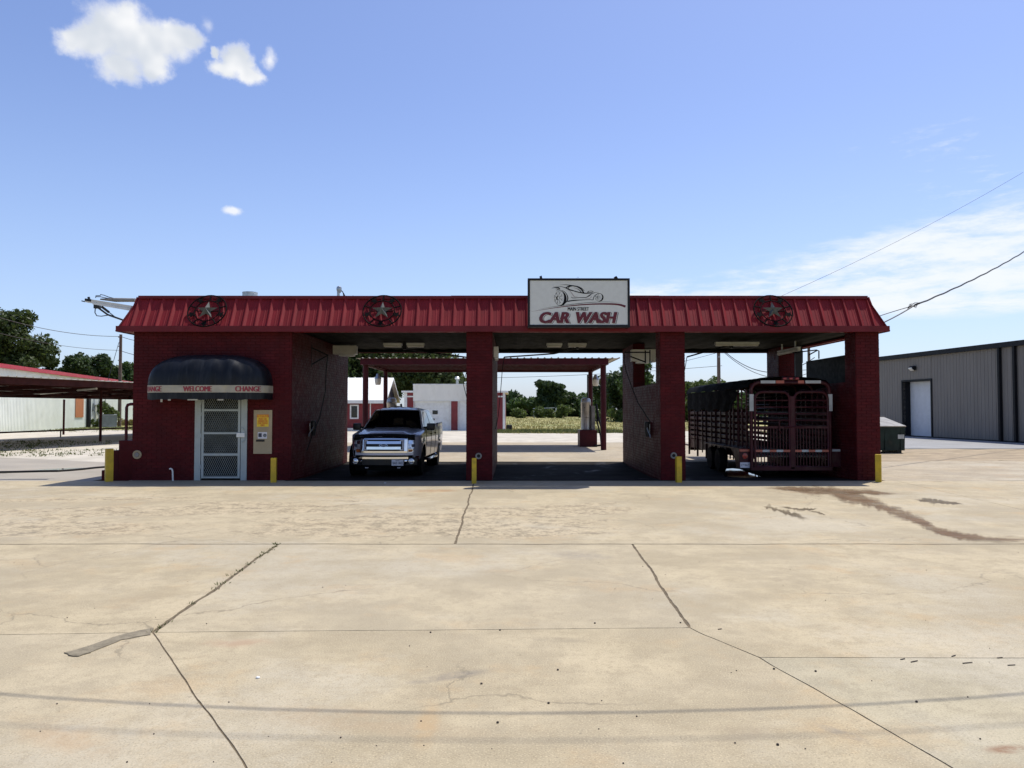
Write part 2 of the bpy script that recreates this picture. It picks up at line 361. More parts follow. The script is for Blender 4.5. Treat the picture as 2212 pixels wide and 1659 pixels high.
def stroke(mb, pts, ws, fn, mi=0, closed=False):           # smooth brush stroke of changing width
    P = [Vector((a, b_, 0)) for a, b_ in pts]; out = []; W = []
    nseg = len(P) - (0 if closed else 1)
    for i in range(nseg):
        p0 = P[(i - 1) % len(P)] if (closed or i > 0) else P[i]; p1 = P[i]; p2 = P[(i + 1) % len(P)]; p3 = P[(i + 2) % len(P)] if (closed or i + 2 < len(P)) else p2
        for k in range(6):
            t_ = k / 6; out.append(.5 * ((2 * p1) + (p2 - p0) * t_ + (2 * p0 - 5 * p1 + 4 * p2 - p3) * t_ * t_ + (3 * p1 - p0 - 3 * p2 + p3) * t_ ** 3))
            w0 = ws[i]; w1 = ws[(i + 1) % len(ws)]; W.append(w0 + (w1 - w0) * t_)
    if not closed: out.append(P[-1]); W.append(ws[-1])
    L = []; Rr = []
    for i, p in enumerate(out):
        if closed: d = out[(i + 1) % len(out)] - out[i - 1]
        else: d = out[min(i + 1, len(out) - 1)] - out[max(i - 1, 0)]
        if d.length < 1e-9: d = Vector((1, 0, 0))
        d.normalize(); nrm = Vector((-d.y, d.x, 0)); L.append(p + nrm * W[i] / 2); Rr.append(p - nrm * W[i] / 2)
    k = len(out); vs = [fn(q.x, q.y) for q in L] + [fn(q.x, q.y) for q in Rr]
    fs = [(i, (i + 1) % k, (i + 1) % k + k, i + k) for i in range(k if closed else k - 1)]
    mb.add(vs, fs, mi)
# points of the ground under a pixel of the photograph seen from the tripod (used to read positions off the picture)
_P = math.atan(54.5 / 1661)
def G(u, v, z=0.):
    x = (u - 1106) / 1661; zz = -(v - 829.5) / 1661
    ry = math.cos(_P) - math.sin(_P) * zz; rz = math.sin(_P) + math.cos(_P) * zz; k = (z - 1.85) / rz
    return (x * k, ry * k)
def AT(u, v, Y):
    x = (u - 1106) / 1661; zz = -(v - 829.5) / 1661
    ry = math.cos(_P) - math.sin(_P) * zz; rz = math.sin(_P) + math.cos(_P) * zz; k = Y / ry
    return (x * k, Y, 1.85 + rz * k)

# ------------------------------------------------------------------ ground
def ground_mat():
    m = mat('field_ground', (.20, .19, .07), .95, var=.3, scale=.15, bump=.6, bscale=14)
    t, n, b = tree_nodes(m); pos = t.nodes.new('ShaderNodeNewGeometry').outputs['Position']
    flat = n.mapping(pos, scale=(1, .35, 1))
    g1 = n.noise(flat, .12, 6, .6); g2 = n.noise(n.mapping(pos, scale=(.35, 1, 1)), .10, 5, .6); g3 = n.noise(pos, 6, 5, .7)
    c = n.mix(n.smooth(g1, .35, .65), (.25, .235, .075), (.35, .305, .115))
    c = n.mix(n.math('MULTIPLY', n.smooth(g2, .46, .62), .75), c, (.19, .215, .06))
    c = n.mix(n.math('MULTIPLY', n.smooth(n.noise(n.mapping(pos, scale=(.25, 1, 1)), .2, 4), .56, .68), .6), c, (.34, .26, .15))
    c = n.mix(n.math('MULTIPLY', n.smooth(g3, .4, .75), .30), c, (.14, .14, .05))
    t.links.new(c, b.inputs['Base Color']); return m
mGround = ground_mat()
mGravel = mat('pale_gravel', (.47, .43, .35), .95, var=.16, scale=.7, bump=1.0, bscale=28, dirt=(.33, .29, .21), dirt_scale=1.6, dirt_amt=.6)
mDirt = mat('dry_dirt', (.32, .25, .16), .95, var=.2, scale=1.2, bump=.8, bscale=30, dirt=(.18, .15, .09), dirt_scale=2, dirt_amt=.6)
mAsphalt = mat('old_asphalt', (.30, .27, .22), .92, var=.10, scale=.5, bump=.5, bscale=90, dirt=(.36, .31, .24), dirt_scale=.6, dirt_amt=.6)
mAsphaltR = mat('grey_road', (.27, .27, .265), .92, var=.08, scale=.5, bump=.5, bscale=90, dirt=(.22, .21, .20), dirt_scale=.7, dirt_amt=.5)
mPatch = mat('asphalt_patch', (.225, .195, .14), .95, spec=.1, var=.2, scale=14, bump=.8, bscale=110)
mSoil = mat('joint_soil', (.125, .095, .055), .95, var=.3, scale=12, bump=1, bscale=60)

def concrete(name, base, spall=True, stains=()):
    m = mat(name, base, .85, var=.05, scale=.4)
    t, n, b = tree_nodes(m); g = t.nodes.new('ShaderNodeNewGeometry'); pos = g.outputs['Position']
    rnd = t.nodes.new('ShaderNodeObjectInfo').outputs['Random']
    big = n.noise(pos, .22, 5, .6); med = n.noise(pos, 1.5, 6, .65); fine = n.noise(pos, 16, 7, .78); spk = n.noise(pos, 90, 2, .6)
    na = n.noise(pos, .5, 8, .70); nb = n.noise(pos, 2.4, 8, .75); nc = n.noise(pos, 9, 6, .8); nw = n.noise(n.mapping(pos, loc=(31, 7, 0)), .33, 7, .68)
    sc_ = lambda k: tuple(x * k for x in base)
    c = n.mix(n.smooth(na, .40, .60), sc_(.84), sc_(1.12))
    c = n.mix(n.math('MULTIPLY', n.smooth(nb, .46, .62), .65), c, (base[0] * .78, base[1] * .77, base[2] * .76))
    c = n.mix(n.math('MULTIPLY', n.smooth(nw, .50, .64), .55), c, (.43, .385, .29))
    c = n.mix(n.math('MULTIPLY', n.smooth(n.noise(pos, .7, 6, .7), .53, .67), .50), c, (base[0] * 1.05, base[1] * .88, base[2] * .70))
    c = n.mix(n.math('MULTIPLY', n.smooth(nc, .50, .64), .42), c, (base[0] * .72, base[1] * .70, base[2] * .68))
    c = n.mix(n.math('MULTIPLY', n.smooth(fine, .47, .70), .45), c, (base[0] * .66, base[1] * .63, base[2] * .58))
    c = n.mix(n.math('MULTIPLY', n.smooth(spk, .55, .68), .65), c, tuple(min(.7, x * 1.4) for x in base))
    c = n.mix(n.math('MULTIPLY', n.smooth(spk, .43, .32), .65), c, tuple(x * .45 for x in base))
    c = n.mix(n.math('MULTIPLY', n.math('SUBTRACT', rnd, .5), .20, clamp=True), c, (.36, .33, .27))
    pit = n.noise(pos, 34, 3, .6); c = n.mix(n.math('MULTIPLY', n.smooth(pit, .63, .72), n.smooth(n.noise(pos, 1.3, 4, .6), .38, .6, .15, .75)), c, tuple(x * .45 for x in base))
    # brush drag marks across the slabs
    st = n.noise(n.mapping(pos, scale=(.25, 3.0, 1)), 3, 4, .6); c = n.mix(n.math('MULTIPLY', n.smooth(st, .5, .75), .14), c, tuple(x * .7 for x in base))
    # hairline cracks
    dist = n.vmath('ADD', pos, n.vmath('SCALE', n.noise(pos, .9, 5, .6, out=1)))
    vo = t.nodes.new('ShaderNodeTexVoronoi'); vo.feature = 'DISTANCE_TO_EDGE'; vo.inputs['Scale'].default_value = .33; t.links.new(dist, vo.inputs['Vector'])
    ck = n.math('MULTIPLY', n.smooth(vo.outputs['Distance'], .006, .0), n.smooth(n.noise(pos, .35, 2), .46, .56))
    c = n.mix(n.math('MULTIPLY', ck, .6), c, tuple(x * .42 for x in base))
    h = n.math('ADD', n.math('MULTIPLY', fine, .5), n.math('MULTIPLY', spk, .5))
    if spall:     # worn patches where the gravel in the concrete shows, near the wash bays
        px, py, pz = n.sep(pos)
        reg = n.math('MULTIPLY', n.math('MULTIPLY', n.smooth(py, 10.7, 11.6), n.smooth(py, 17.4, 14.2)), n.smooth(px, 3.6, -.6))
        sm = n.smooth(n.math('ADD', n.noise(n.mapping(pos, scale=(.5, 1, 1)), .55, 6, .62), n.math('MULTIPLY', reg, .16)), .585, .66)
        sm = n.math('MULTIPLY', sm, n.smooth(reg, .02, .3))
        pn = n.math('ADD', n.math('MULTIPLY', n.noise(pos, 3.5, 7, .78), .55), n.math('MULTIPLY', n.noise(pos, 15, 5, .8), .45))
        pc = n.mix(n.smooth(pn, .42, .54), (.16, .13, .08), (.46, .375, .24))
        c = n.mix(n.math('MULTIPLY', sm, .72), c, pc)
        h = n.math('ADD', h, n.math('MULTIPLY', n.math('MULTIPLY', sm, n.smooth(pn, .36, .6)), 2.0))
    for (cx, cy, rx, ry, rot, colr, amt) in stains:
        q = n.mapping(n.vmath('SUBTRACT', pos, (cx, cy, 0)), rot=(0, 0, -rot)); q = n.vmath('DIVIDE', q, (rx, ry, 100.))
        q = n.vmath('ADD', q, n.vmath('SCALE', n.vmath('SUBTRACT', n.noise(pos, 2.2, 5, .65, out=1), (.5, .5, .5))))
        q.node.inputs  # noqa
        f = n.math('MULTIPLY', n.smooth(n.vmath('LENGTH', q), 1.0, .25), amt)
        c = n.mix(n.math('MULTIPLY', f, n.smooth(n.noise(pos, 5, 5, .7), .3, .6)), c, colr)
    t.links.new(c, b.inputs['Base Color'])
    bp = t.nodes.new('ShaderNodeBump'); bp.inputs['Strength'].default_value = .55; bp.inputs['Distance'].default_value = .006
    t.links.new(h, bp.inputs['Height']); t.links.new(bp.outputs[0], b.inputs['Normal'])
    return m
def gs(u, v): x, y = G(u, v); return x, y
CONC = (.385, .320, .203)
stains = []
def stain(u0, v0, u1, v1, wid, colr, amt):
    a = G(u0, v0); b_ = G(u1, v1); L = math.dist(a, b_) / 2
    stains.append(((a[0] + b_[0]) / 2, (a[1] + b_[1]) / 2, L, wid, math.atan2(b_[1] - a[1], b_[0] - a[0]), colr, amt))
stain(860, 1062, 1010, 1058, .42, (.30, .17, .075), .75)
stain(845, 1480, 1090, 1442, .10, (.16, .14, .115), .55)
stain(2120, 1625, 2230, 1610, .07, (.20, .10, .045), .85)
stain(1745, 1560, 1900, 1610, .07, (.20, .19, .16), .5)
stain(420, 1385, 600, 1392, .16, (.33, .215, .13), .6)
stain(480, 1520, 1106, 1600, .25, (.36, .25, .14), .3)
stain(1640, 1060, 1890, 1070, .35, (.30, .20, .115), .55)
stain(905, 1640, 935, 1500, .10, (.40, .27, .13), .55)
stain(1140, 1380, 1290, 1385, .10, (.22, .185, .125), .5)
stain(1180, 1190, 1330, 1210, .35, (.20, .18, .15), .45)
stain(1600, 1235, 1900, 1290, .5, (.27, .22, .14), .4)
stain(190, 1330, 420, 1255, .35, (.29, .23, .14), .45)
stain(40, 1560, 260, 1640, .2, (.38, .26, .14), .5)
stain(1500, 1600, 1680, 1570, .16, (.27, .215, .135), .45)
stain(1150, 1110, 1180, 1120, .12, (.14, .115, .08), .6)
mConc = concrete('lot_concrete', CONC, True, stains)
mConcBack = concrete('rear_concrete', (.36, .30, .205), False)
mConcPale = concrete('pale_concrete', (.365, .315, .205), False, [s_ for s_ in stains if s_[5] in ((.20, .10, .045), (.20, .19, .16))])

def jit_poly(poly, step, amp, rnd):
    out = []
    for i, p in enumerate(poly):
        q = poly[(i + 1) % len(poly)]; L = math.dist(p, q); k = max(1, int(L / step)); nx, ny = -(q[1] - p[1]) / L, (q[0] - p[0]) / L
        for j in range(k):
            t_ = j / k; a = amp * (rnd.random() - .5) * 2 if j else 0
            out.append((p[0] + (q[0] - p[0]) * t_ + nx * a, p[1] + (q[1] - p[1]) * t_ + ny * a))
    return out
def sheet(name, poly, ztop, zbot, m, kind='structure', step=0, amp=0, seed=1, parent=None):
    if step: poly = jit_poly(poly, step, amp, random.Random(seed))
    o = MB().prism(poly, lambda a, b_, h: (a, b_, h), zbot, ztop).build(name, m, parent)
    if kind: o['kind'] = kind
    return o
gr = MB().add([(-2500, -400, -.10), (2500, -400, -.10), (2500, 3500, -.10), (-2500, 3500, -.10)], [(0, 1, 2, 3)]).build('ground', mGround); gr['kind'] = 'structure'

# concrete lot: every slab its own piece, joints open between them
lot = bpy.data.objects.new('concrete_lot', None); COL.objects.link(lot); lot['kind'] = 'structure'
base = MB().add([(-15.2, -6, -.005), (25.2, -6, -.005), (25.2, 19.96, -.005), (-15.2, 19.96, -.005)], [(0, 1, 2, 3)]).build('soil_bed', mSoil, lot)
def hsh(*a):
    x = math.sin(sum(k * c for k, c in zip((12.9898, 78.233, 37.719, 4.581), a))) * 43758.5453; return x - math.floor(x)
def wob(s_, key, f): return sum(math.sin(s_ * f * k * 2.1 + hsh(key, k) * 6.28) / k for k in (1, 2.3, 4.1, 7.7)) / 2
# corner points of the joints, read off the photograph
J = {k: G(*v) for k, v in dict(a=(605, 1173), b=(330, 1366), c=(532, 1661), d=(1365, 1174), e=(1490, 1356), f=(1640, 1420), g=(2070, 1660), h=(1018, 1053), i=(985, 1171)).items()}
yA = 10.62
J['a'] = (J['a'][0], yA); J['d'] = (J['d'][0], yA); J['i'] = (J['i'][0], yA); J['h'] = (J['h'][0], 19.95)
J['c'] = (J['c'][0] + .0, J['c'][1]); sl = lambda p, q, y: (p[0] + (q[0] - p[0]) * (y - p[1]) / (q[1] - p[1]), y)
cB = sl(J['b'], J['c'], -6.); gB = (2.3, 3.9); gE = (2.62, -6.)
bl = G(0, 1411); fr = G(2212, 1411)
LFT, RGT = -15., 25.
P_ = {'lA': (-10.35, yA), 'lAt': (-9.75, 19.95), 'rA': (9.05, yA), 'rAt': (9.95, 19.95)}
blx = (LFT, bl[1] - .12)
frx = (RGT, fr[1] - .3)
slabs = [   # (corner list, width of the joint on each side)
    ('s1', [(LFT, yA), P_['lA'], P_['lAt'], (LFT, 19.95)], mConc),
    ('s2', [P_['lA'], J['a'], J['i'], J['h'], P_['lAt']], mConc),
    ('s3', [J['i'], J['d'], P_['rA'], P_['rAt'], J['h']], mConc),
    ('s4', [P_['rA'], (RGT, yA), (RGT, 19.95), P_['rAt']], mConc),
    ('s5', [blx, J['b'], J['a'], P_['lA'], (LFT, yA)], mConc),
    ('s6', [J['b'], J['e'], J['d'], J['i'], J['a']], mConc),
    ('s7', [J['e'], J['f'], frx, (RGT, yA), P_['rA'], J['d']], mConc),
    ('s8', [(LFT, -6), cB, J['b'], blx], mConc),
    ('s9', [cB, gE, gB, J['f'], J['e'], J['b']], mConc),
    ('s10', [gE, (RGT, -6), frx, J['f'], gB], mConcPale),
]
wide = {}                                    # wide weedy joints
def ekey(p, q): a, b_ = sorted([(round(p[0], 2), round(p[1], 2)), (round(q[0], 2), round(q[1], 2))]); return (a, b_)
wide[ekey(J['a'], J['b'])] = .017; wide[ekey(J['d'], J['e'])] = .0115; wide[ekey(J['b'], cB)] = .0055; wide[ekey(J['e'], J['f'])] = .005; wide[ekey(J['f'], gB)] = .005; wide[ekey(gB, gE)] = .005; wide[ekey(J['h'], J['i'])] = .014
for p_, q_ in (((LFT, yA), P_['lA']), (P_['lA'], J['a']), (J['a'], J['i']), (J['i'], J['d']), (J['d'], P_['rA']), (P_['rA'], (RGT, yA))): wide[ekey(p_, q_)] = .0165
for nm, poly, mm in slabs:
    out = []
    cx = sum(p[0] for p in poly) / len(poly); cy = sum(p[1] for p in poly) / len(poly)
    k0 = len(poly)
    for i, p in enumerate(poly):
        q = poly[(i + 1) % k0]; L = math.dist(p, q); key = ekey(p, q); kk = hsh(key[0][0], key[0][1], key[1][0], key[1][1]) * 50
        fwd = (round(p[0], 2), round(p[1], 2)) == key[0]
        near = min(p[1], q[1]) < 12; k = max(2, int(L / (.07 if near else .2)))
        k = min(k, 260); nx, ny = -(q[1] - p[1]) / L, (q[0] - p[0]) / L     # inward normal for counter-clockwise corners
        hw = wide.get(key, .0045)
        for j in range(k):
            t_ = j / k; s_ = (t_ if fwd else 1 - t_) * L; sg = 1 if fwd else -1
            env = min(1, 4 * min(t_, 1 - t_) + .0)
            mid = wob(s_, kk, 1.1) * .024 * env * sg * (1.0 if key in wide else .3)
            ins = hw * (1 + .45 * wob(s_, kk + i + 3, 5)) + abs(wob(s_, kk + 9 + i * 2, 9)) * .006 * (1.6 if hw > .01 else .35)
            tx, ty = (q[0] - p[0]) / L, (q[1] - p[1]) / L; e_in = hw * (1 - 2 * t_) * 0
            px = p[0] + (q[0] - p[0]) * t_ + nx * (mid + ins) + tx * (ins if j == 0 else 0); py = p[1] + (q[1] - p[1]) * t_ + ny * (mid + ins) + ty * (ins if j == 0 else 0)
            out.append((px, py))
    MB().prism(out, lambda a, b_, h: (a, b_, h), -.05, 0.).build('concrete_slab', mm, lot)
# strip patched with asphalt along the left joint
pa = [G(*p) for p in [(332, 1357), (270, 1370), (215, 1388), (170, 1403), (138, 1411), (150, 1416), (185, 1414), (215, 1402), (262, 1383), (325, 1372)]]
sheet('asphalt_patch', pa, .006, -.03, mPatch, step=.05, amp=.008, seed=4)
sheet('crumbled_patch_end', [G(*p) for p in [(139, 1412), (150, 1409), (180, 1407), (196, 1411), (170, 1419), (148, 1417)]], .009, -.03, mPatch, step=.04, amp=.012, seed=9)

# other surfaces of the place
sheet('rear_apron', [(-13.9, 27.25), (13.0, 27.25), (13.5, 30.), (13.0, 36.), (10., 43.2), (-13., 43.2)], -.004, -.1, mConcBack, step=.8, amp=.12, seed=2)
sheet('gravel_lot', [(-60, 43.3), (-13.5, 43.3), (-13.9, 27.1), (-22, 31), (-60, 40)], -.05, -.1, mGravel, step=1.2, amp=.3, seed=3)
sheet('gravel_yard', [(-13.4, 43.25), (10, 43.25), (14, 37), (26, 44), (26, 62), (14, 66), (5.5, 59.5), (-2.2, 62.5), (-3.2, 66.2), (-40, 66.2), (-40, 43.4)], -.035, -.1, mGravel, step=1.0, amp=.35, seed=5)
sheet('side_road', [(-60, 12), (-15.1, 12.), (-15.1, 19.9), (-13.95, 27.), (-17, 28.6), (-23, 31.5), (-60, 41)], -.02, -.1, mAsphalt, step=1.5, amp=.12, seed=6)
sheet('side_lot', [(-15.0, 19.97), (-10.9, 19.97), (-10.9, 27.15), (-13.85, 27.15)], -.008, -.1, mAsphalt, step=1.0, amp=.04, seed=8)
sheet('grey_road', [(60, 36), (17.9, 36.6), (17., 40.), (19, 47), (24, 62), (60, 62)], -.02, -.1, mAsphaltR, step=1.5, amp=.2, seed=7)
sheet('dirt_strip', [(10.1, 27.3), (13.1, 27.3), (13.7, 31.5), (17.8, 36.4), (60, 35.8), (60, 25), (25.2, 25.), (18, 28.4), (11, 25.6)], -.03, -.1, mDirt, step=1.0, amp=.3, seed=10)
sheet('side_concrete', [(9.7, 20.02), (60, 20.02), (60, 24.8), (25.1, 24.8), (18., 27.9), (12.5, 27.2), (9.7, 27.2)], -.006, -.1, mConcBack, step=1.2, amp=.08, seed=11)
sheet('dirt_path', [(-3, 62.8), (5.5, 60), (12, 64), (26, 68), (26, 74), (8, 71), (-3, 66.5)], -.05, -.1, mDirt, step=1.0, amp=.5, seed=13)
sheet('driveway', [(-31.5, 46.), (-33.9, 70), (-38.8, 70), (-36, 50), (-33, 40)], -.045, -.1, mGravel, step=1.0, amp=.3, seed=14)

# floor of the wash bays, dished towards the drains, wet
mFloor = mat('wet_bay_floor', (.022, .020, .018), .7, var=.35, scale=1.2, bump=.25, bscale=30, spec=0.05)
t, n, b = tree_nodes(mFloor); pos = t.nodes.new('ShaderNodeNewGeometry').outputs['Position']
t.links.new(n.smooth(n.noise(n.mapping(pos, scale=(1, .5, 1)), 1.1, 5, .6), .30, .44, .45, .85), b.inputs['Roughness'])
def fz(x, y):
    a = max(0, min(1, (y - 20.0) / 2.2)) * max(0, min(1, (27.2 - y) / 2.2)); return -.065 * (a * a * (3 - 2 * a))
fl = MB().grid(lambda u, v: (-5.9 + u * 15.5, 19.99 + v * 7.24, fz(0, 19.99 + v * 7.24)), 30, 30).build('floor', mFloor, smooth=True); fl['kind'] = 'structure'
MB().box(-9.95, -5.9, 20.0, 27.2, -.08, -.002).build('office_floor', mConcBack)['kind'] = 'structure'
mWater = mat('puddle_water', (.02, .022, .024), .02, var=.1, spec=.5, bump=.02, bscale=5)
t, n, b = tree_nodes(mWater); b.inputs['Roughness'].default_value = .03
for lk in list(b.inputs['Roughness'].links): t.links.remove(lk)
sheet('puddle', [G(u, v, -.03) for u, v in [(1565, 1029), (1566, 1013), (1582, 1012), (1598, 1013.5), (1618, 1021), (1642, 1029.5), (1626, 1031.5), (1604, 1032), (1582, 1030.5)]], -.026, -.09, mWater, step=.12, amp=.03, seed=21)
sheet('puddle', [G(u, v, -.06) for u, v in [(1478, 973), (1495, 977), (1512, 986), (1514, 995), (1490, 993), (1478, 990)]], -.052, -.09, mWater, step=.12, amp=.03, seed=23)
sheet('roadside_puddle', [G(*p) for p in [(150, 1018), (185, 1019), (215, 1018.3), (250, 1016), (300, 1013), (350, 1009.5), (392, 1007), (375, 1006.5), (320, 1008.5), (262, 1011), (205, 1014.5)]] if False else
      [G(u, v) for u, v in [(60, 1017.6), (100, 1017.2), (140, 1015.2), (185, 1011.6), (196, 1010.2), (170, 1010.2), (120, 1012), (80, 1014.6)]], -.003, -.1, mWater, step=.2, amp=.02, seed=22)

# wet run-off with rust in it, draining out of the third bay
mWet = mat('wet_concrete', (.155, .092, .048), .62, spec=.12, var=.22, scale=3, bump=.4, bscale=60, dirt=(.20, .165, .12), dirt_scale=1.6, dirt_amt=.7)
mWetDark = mat('wet_spots', (.125, .095, .058), .6, spec=.12, var=.25, scale=5, bump=.5, bscale=60)
def soft(m):      # damp film that thins out raggedly towards its edge
    t, n, b = tree_nodes(m); pos = t.nodes.new('ShaderNodeNewGeometry').outputs['Position']
    at = t.nodes.new('ShaderNodeAttribute'); at.attribute_name = 'cover'
    f = n.math('ADD', at.outputs['Fac'], n.math('MULTIPLY', n.math('SUBTRACT', n.noise(pos, 3.2, 7, .7), .5), 1.5))
    f = n.math('MULTIPLY', n.smooth(f, .20, .95), n.smooth(n.noise(pos, 1.1, 4, .6), .30, .60, .30, .80))
    t.links.new(f, b.inputs['Alpha'])
soft(mWet); soft(mWetDark)
def ribbon(name, pts, ws, m, z=.003, seed=1, amp=.35):
    rr = random.Random(seed); mb = MB(); P = []; cov_ = []
    for i in range(len(pts) - 1):
        for k in range(10):
            t_ = k / 10; P.append((pts[i][0] + (pts[i + 1][0] - pts[i][0]) * t_, pts[i][1] + (pts[i + 1][1] - pts[i][1]) * t_, ws[i] + (ws[i + 1] - ws[i]) * t_))
    P.append((*pts[-1], ws[-1])); k = len(P); rows = [-.85, -.4, 0, .4, .85]; vs = []; jj = [0, 0]
    for i, (u, v, w) in enumerate(P):
        jj = [q * .6 + (rr.random() - .5) * amp for q in jj]; e_ = min(1, 4 * min(i, k - 1 - i) / k + .15)
        for r_ in rows:
            a = G(u, v + w * r_ * (1 + jj[0 if r_ < 0 else 1] * 1.4)); vs.append((a[0], a[1], z)); cov_.append((1.15 - abs(r_) * 1.25) * e_)
    mb.add(vs, [(i * 5 + q, i * 5 + q + 1, i * 5 + q + 6, i * 5 + q + 5) for i in range(k - 1) for q in range(4)])
    o = mb.build(name, m); o['kind'] = 'structure'
    o.data.attributes.new('cover', 'FLOAT', 'POINT').data.foreach_set('value', cov_); return o
ribbon('water_stain', [(1655, 1053), (1720, 1058), (1790, 1062), (1850, 1076), (1895, 1090), (1935, 1106), (1985, 1126), (2030, 1148), (2075, 1160), (2130, 1166), (2212, 1165), (2330, 1160)], [4, 9, 17, 22, 18, 18, 17, 16, 15, 12, 11, 11], mWet, .003, 3)
ribbon('water_stain', [(1630, 1054), (1700, 1056), (1760, 1060), (1880, 1064), (1960, 1068)], [2, 9, 14, 9, 2], mWet, .006, 5)
ribbon('water_stain', [(1640, 1091), (1660, 1096), (1690, 1105), (1715, 1112), (1750, 1122)], [4, 9, 7, 9, 3], mWetDark, .003, 7, .9)
ribbon('water_stain', [(1680, 1094), (1720, 1099), (1750, 1101), (1768, 1098)], [2, 6, 4, 2], mWetDark, .003, 8, .9)
ribbon('water_stain', [(1745, 1103), (1770, 1108), (1785, 1113)], [2, 4, 2], mWetDark, .003, 9, .6)
ribbon('water_stain', [(1968, 1079), (2010, 1083), (2050, 1086), (2085, 1090)], [3, 8, 7, 2], mWetDark, .003, 10, .6)

# weeds and litter
rw = random.Random(5)
def tufts(name, pts, h, m, nb=9, spread=.05, wid=.006):
    V = []
    for (x, y, z, k) in pts:
        for _ in range(nb):
            a = rw.random() * 6.28; r0 = rw.random() * spread; bx, by = x + math.cos(a) * r0, y + math.sin(a) * r0
            hh = h * k * (.5 + rw.random() * .8); ln = rw.random() * 6.28; l = hh * (.2 + rw.random() * .7); w = wid * (.6 + rw.random())
            ox, oy = -math.sin(ln) * w, math.cos(ln) * w; tx, ty = bx + math.cos(ln) * l, by + math.sin(ln) * l
            V += [(bx - ox, by - oy, z), (bx + ox, by + oy, z), (bx + ox * .6 + (tx - bx) * .5, by + oy * .6 + (ty - by) * .5, z + hh * .75), (tx, ty, z + hh)]
    o = link(name, quads_mesh(name, np.array(V), m)); o['kind'] = 'stuff'; return o
pts = []
for i in range(80):
    t_ = rw.random() ** 1.8; a, b_ = J['a'], J['b']; pts.append((a[0] + (b_[0] - a[0]) * t_ + rw.gauss(0, .02), a[1] + (b_[1] - a[1]) * t_, -.04, .7 + rw.random()))
for i in range(16):
    t_ = rw.random(); a, b_ = J['d'], J['e']; pts.append((a[0] + (b_[0] - a[0]) * t_ + rw.gauss(0, .012), a[1] + (b_[1] - a[1]) * t_, -.04, .6 + rw.random() * .6))
for i in range(34):
    x = rw.choice([-7.2, -5.6, -4.4, -3.4, -2.9, 3., 5.4]) + rw.gauss(0, .15); pts.append((x, yA + rw.gauss(0, .01), -.03, .7))
for x in (-.35, -.15, .55): pts += [(x + rw.gauss(0, .05), J['b'][1] + .05, -.03, .5) for _ in range(5)]
tufts('joint_weeds', pts, .036, mGrassG, 8, .04, .005)
pts = [(rw.uniform(-24, -16), rw.uniform(31, 36), -.06, .6 + rw.random()) for _ in range(130)] + [(rw.uniform(-32, -22), rw.uniform(36, 46), -.06, .7 + rw.random()) for _ in range(260)]
pts += [(rw.uniform(-45, -34), rw.uniform(62, 86), -.1, .8 + rw.random()) for _ in range(900)]
tufts('roadside_grass', pts, .07, mGrassG, 8, .35, .02)
pts = []
for _ in range(5200):
    y = 60 + 170 * rw.random() ** 1.6; pts.append((rw.uniform(-14, 26) * (y / 90), y, -.1, .7 + rw.random()))
pts = [p for p in pts if not (p[1] < 74 and -23 < p[0] < -.3) and not (p[1] < 66 and p[0] > 6)]
tufts('field_grass', pts, .12, mGrassDry, 5, .9, .045)
pts = [(rw.uniform(-1.5, 9), rw.uniform(60.5, 66), -.1, .7 + rw.random() * .8) for _ in range(900)]
tufts('green_grass', pts, .2, mGrassG, 8, .5, .03)
# crumbs of stone, seeds and a few twigs on the slabs
mb = MB()
for i in range(60):
    u = rw.uniform(0, 2212); v = rw.uniform(1190, 1655); x, y = G(u, v); r = rw.uniform(.003, .0062)
    mb.lathe([(r * .5, 0), (r, r * .5), (r * .7, r * 1.1)], (x, y, 0), 6)
for (u, v) in [(1040, 1478), (1205, 1448), (1672, 1446), (1762, 1451), (1185, 1520), (1075, 1562), (1680, 1610), (1080, 1362), (1470, 1346), (1285, 1347), (930, 1367), (1980, 1517)]:
    x, y = G(u, v); mb.lathe([(.005, 0), (.009, .004), (.006, .010)], (x, y, 0), 7)
for (u, v, a, L) in [(1975, 1430, .4, .10), (2090, 1433, .2, .12), (2160, 1422, .1, .06), (2185, 1438, .0, .08), (1950, 1425, .3, .06), (2060, 1418, .5, .07), (1555, 1360, .2, .05)]:
    x, y = G(u, v); L *= .34; mb.bar((x - math.cos(a) * L, y - math.sin(a) * L, .004), (x + math.cos(a) * L, y + math.sin(a) * L, .006), .006, .005)
o = mb.build('litter', mat('dry_litter', (.05, .038, .028), .8, var=.4)); o['kind'] = 'stuff'
for (u, v, r, lab) in [(557, 1465, .016, 'white scrap of paper on concrete beside the slanting joint'), (832, 1044, .03, 'white crumpled paper cup lying in shade before the pickup truck')]:
    x, y = G(u, v); tag(MB().lathe([(r * .4, 0), (r, r * .2), (r * .8, r * .6), (r * .3, r * .7)], (x, y, 0), 7).build('paper_scrap', mWhite), lab, 'litter')

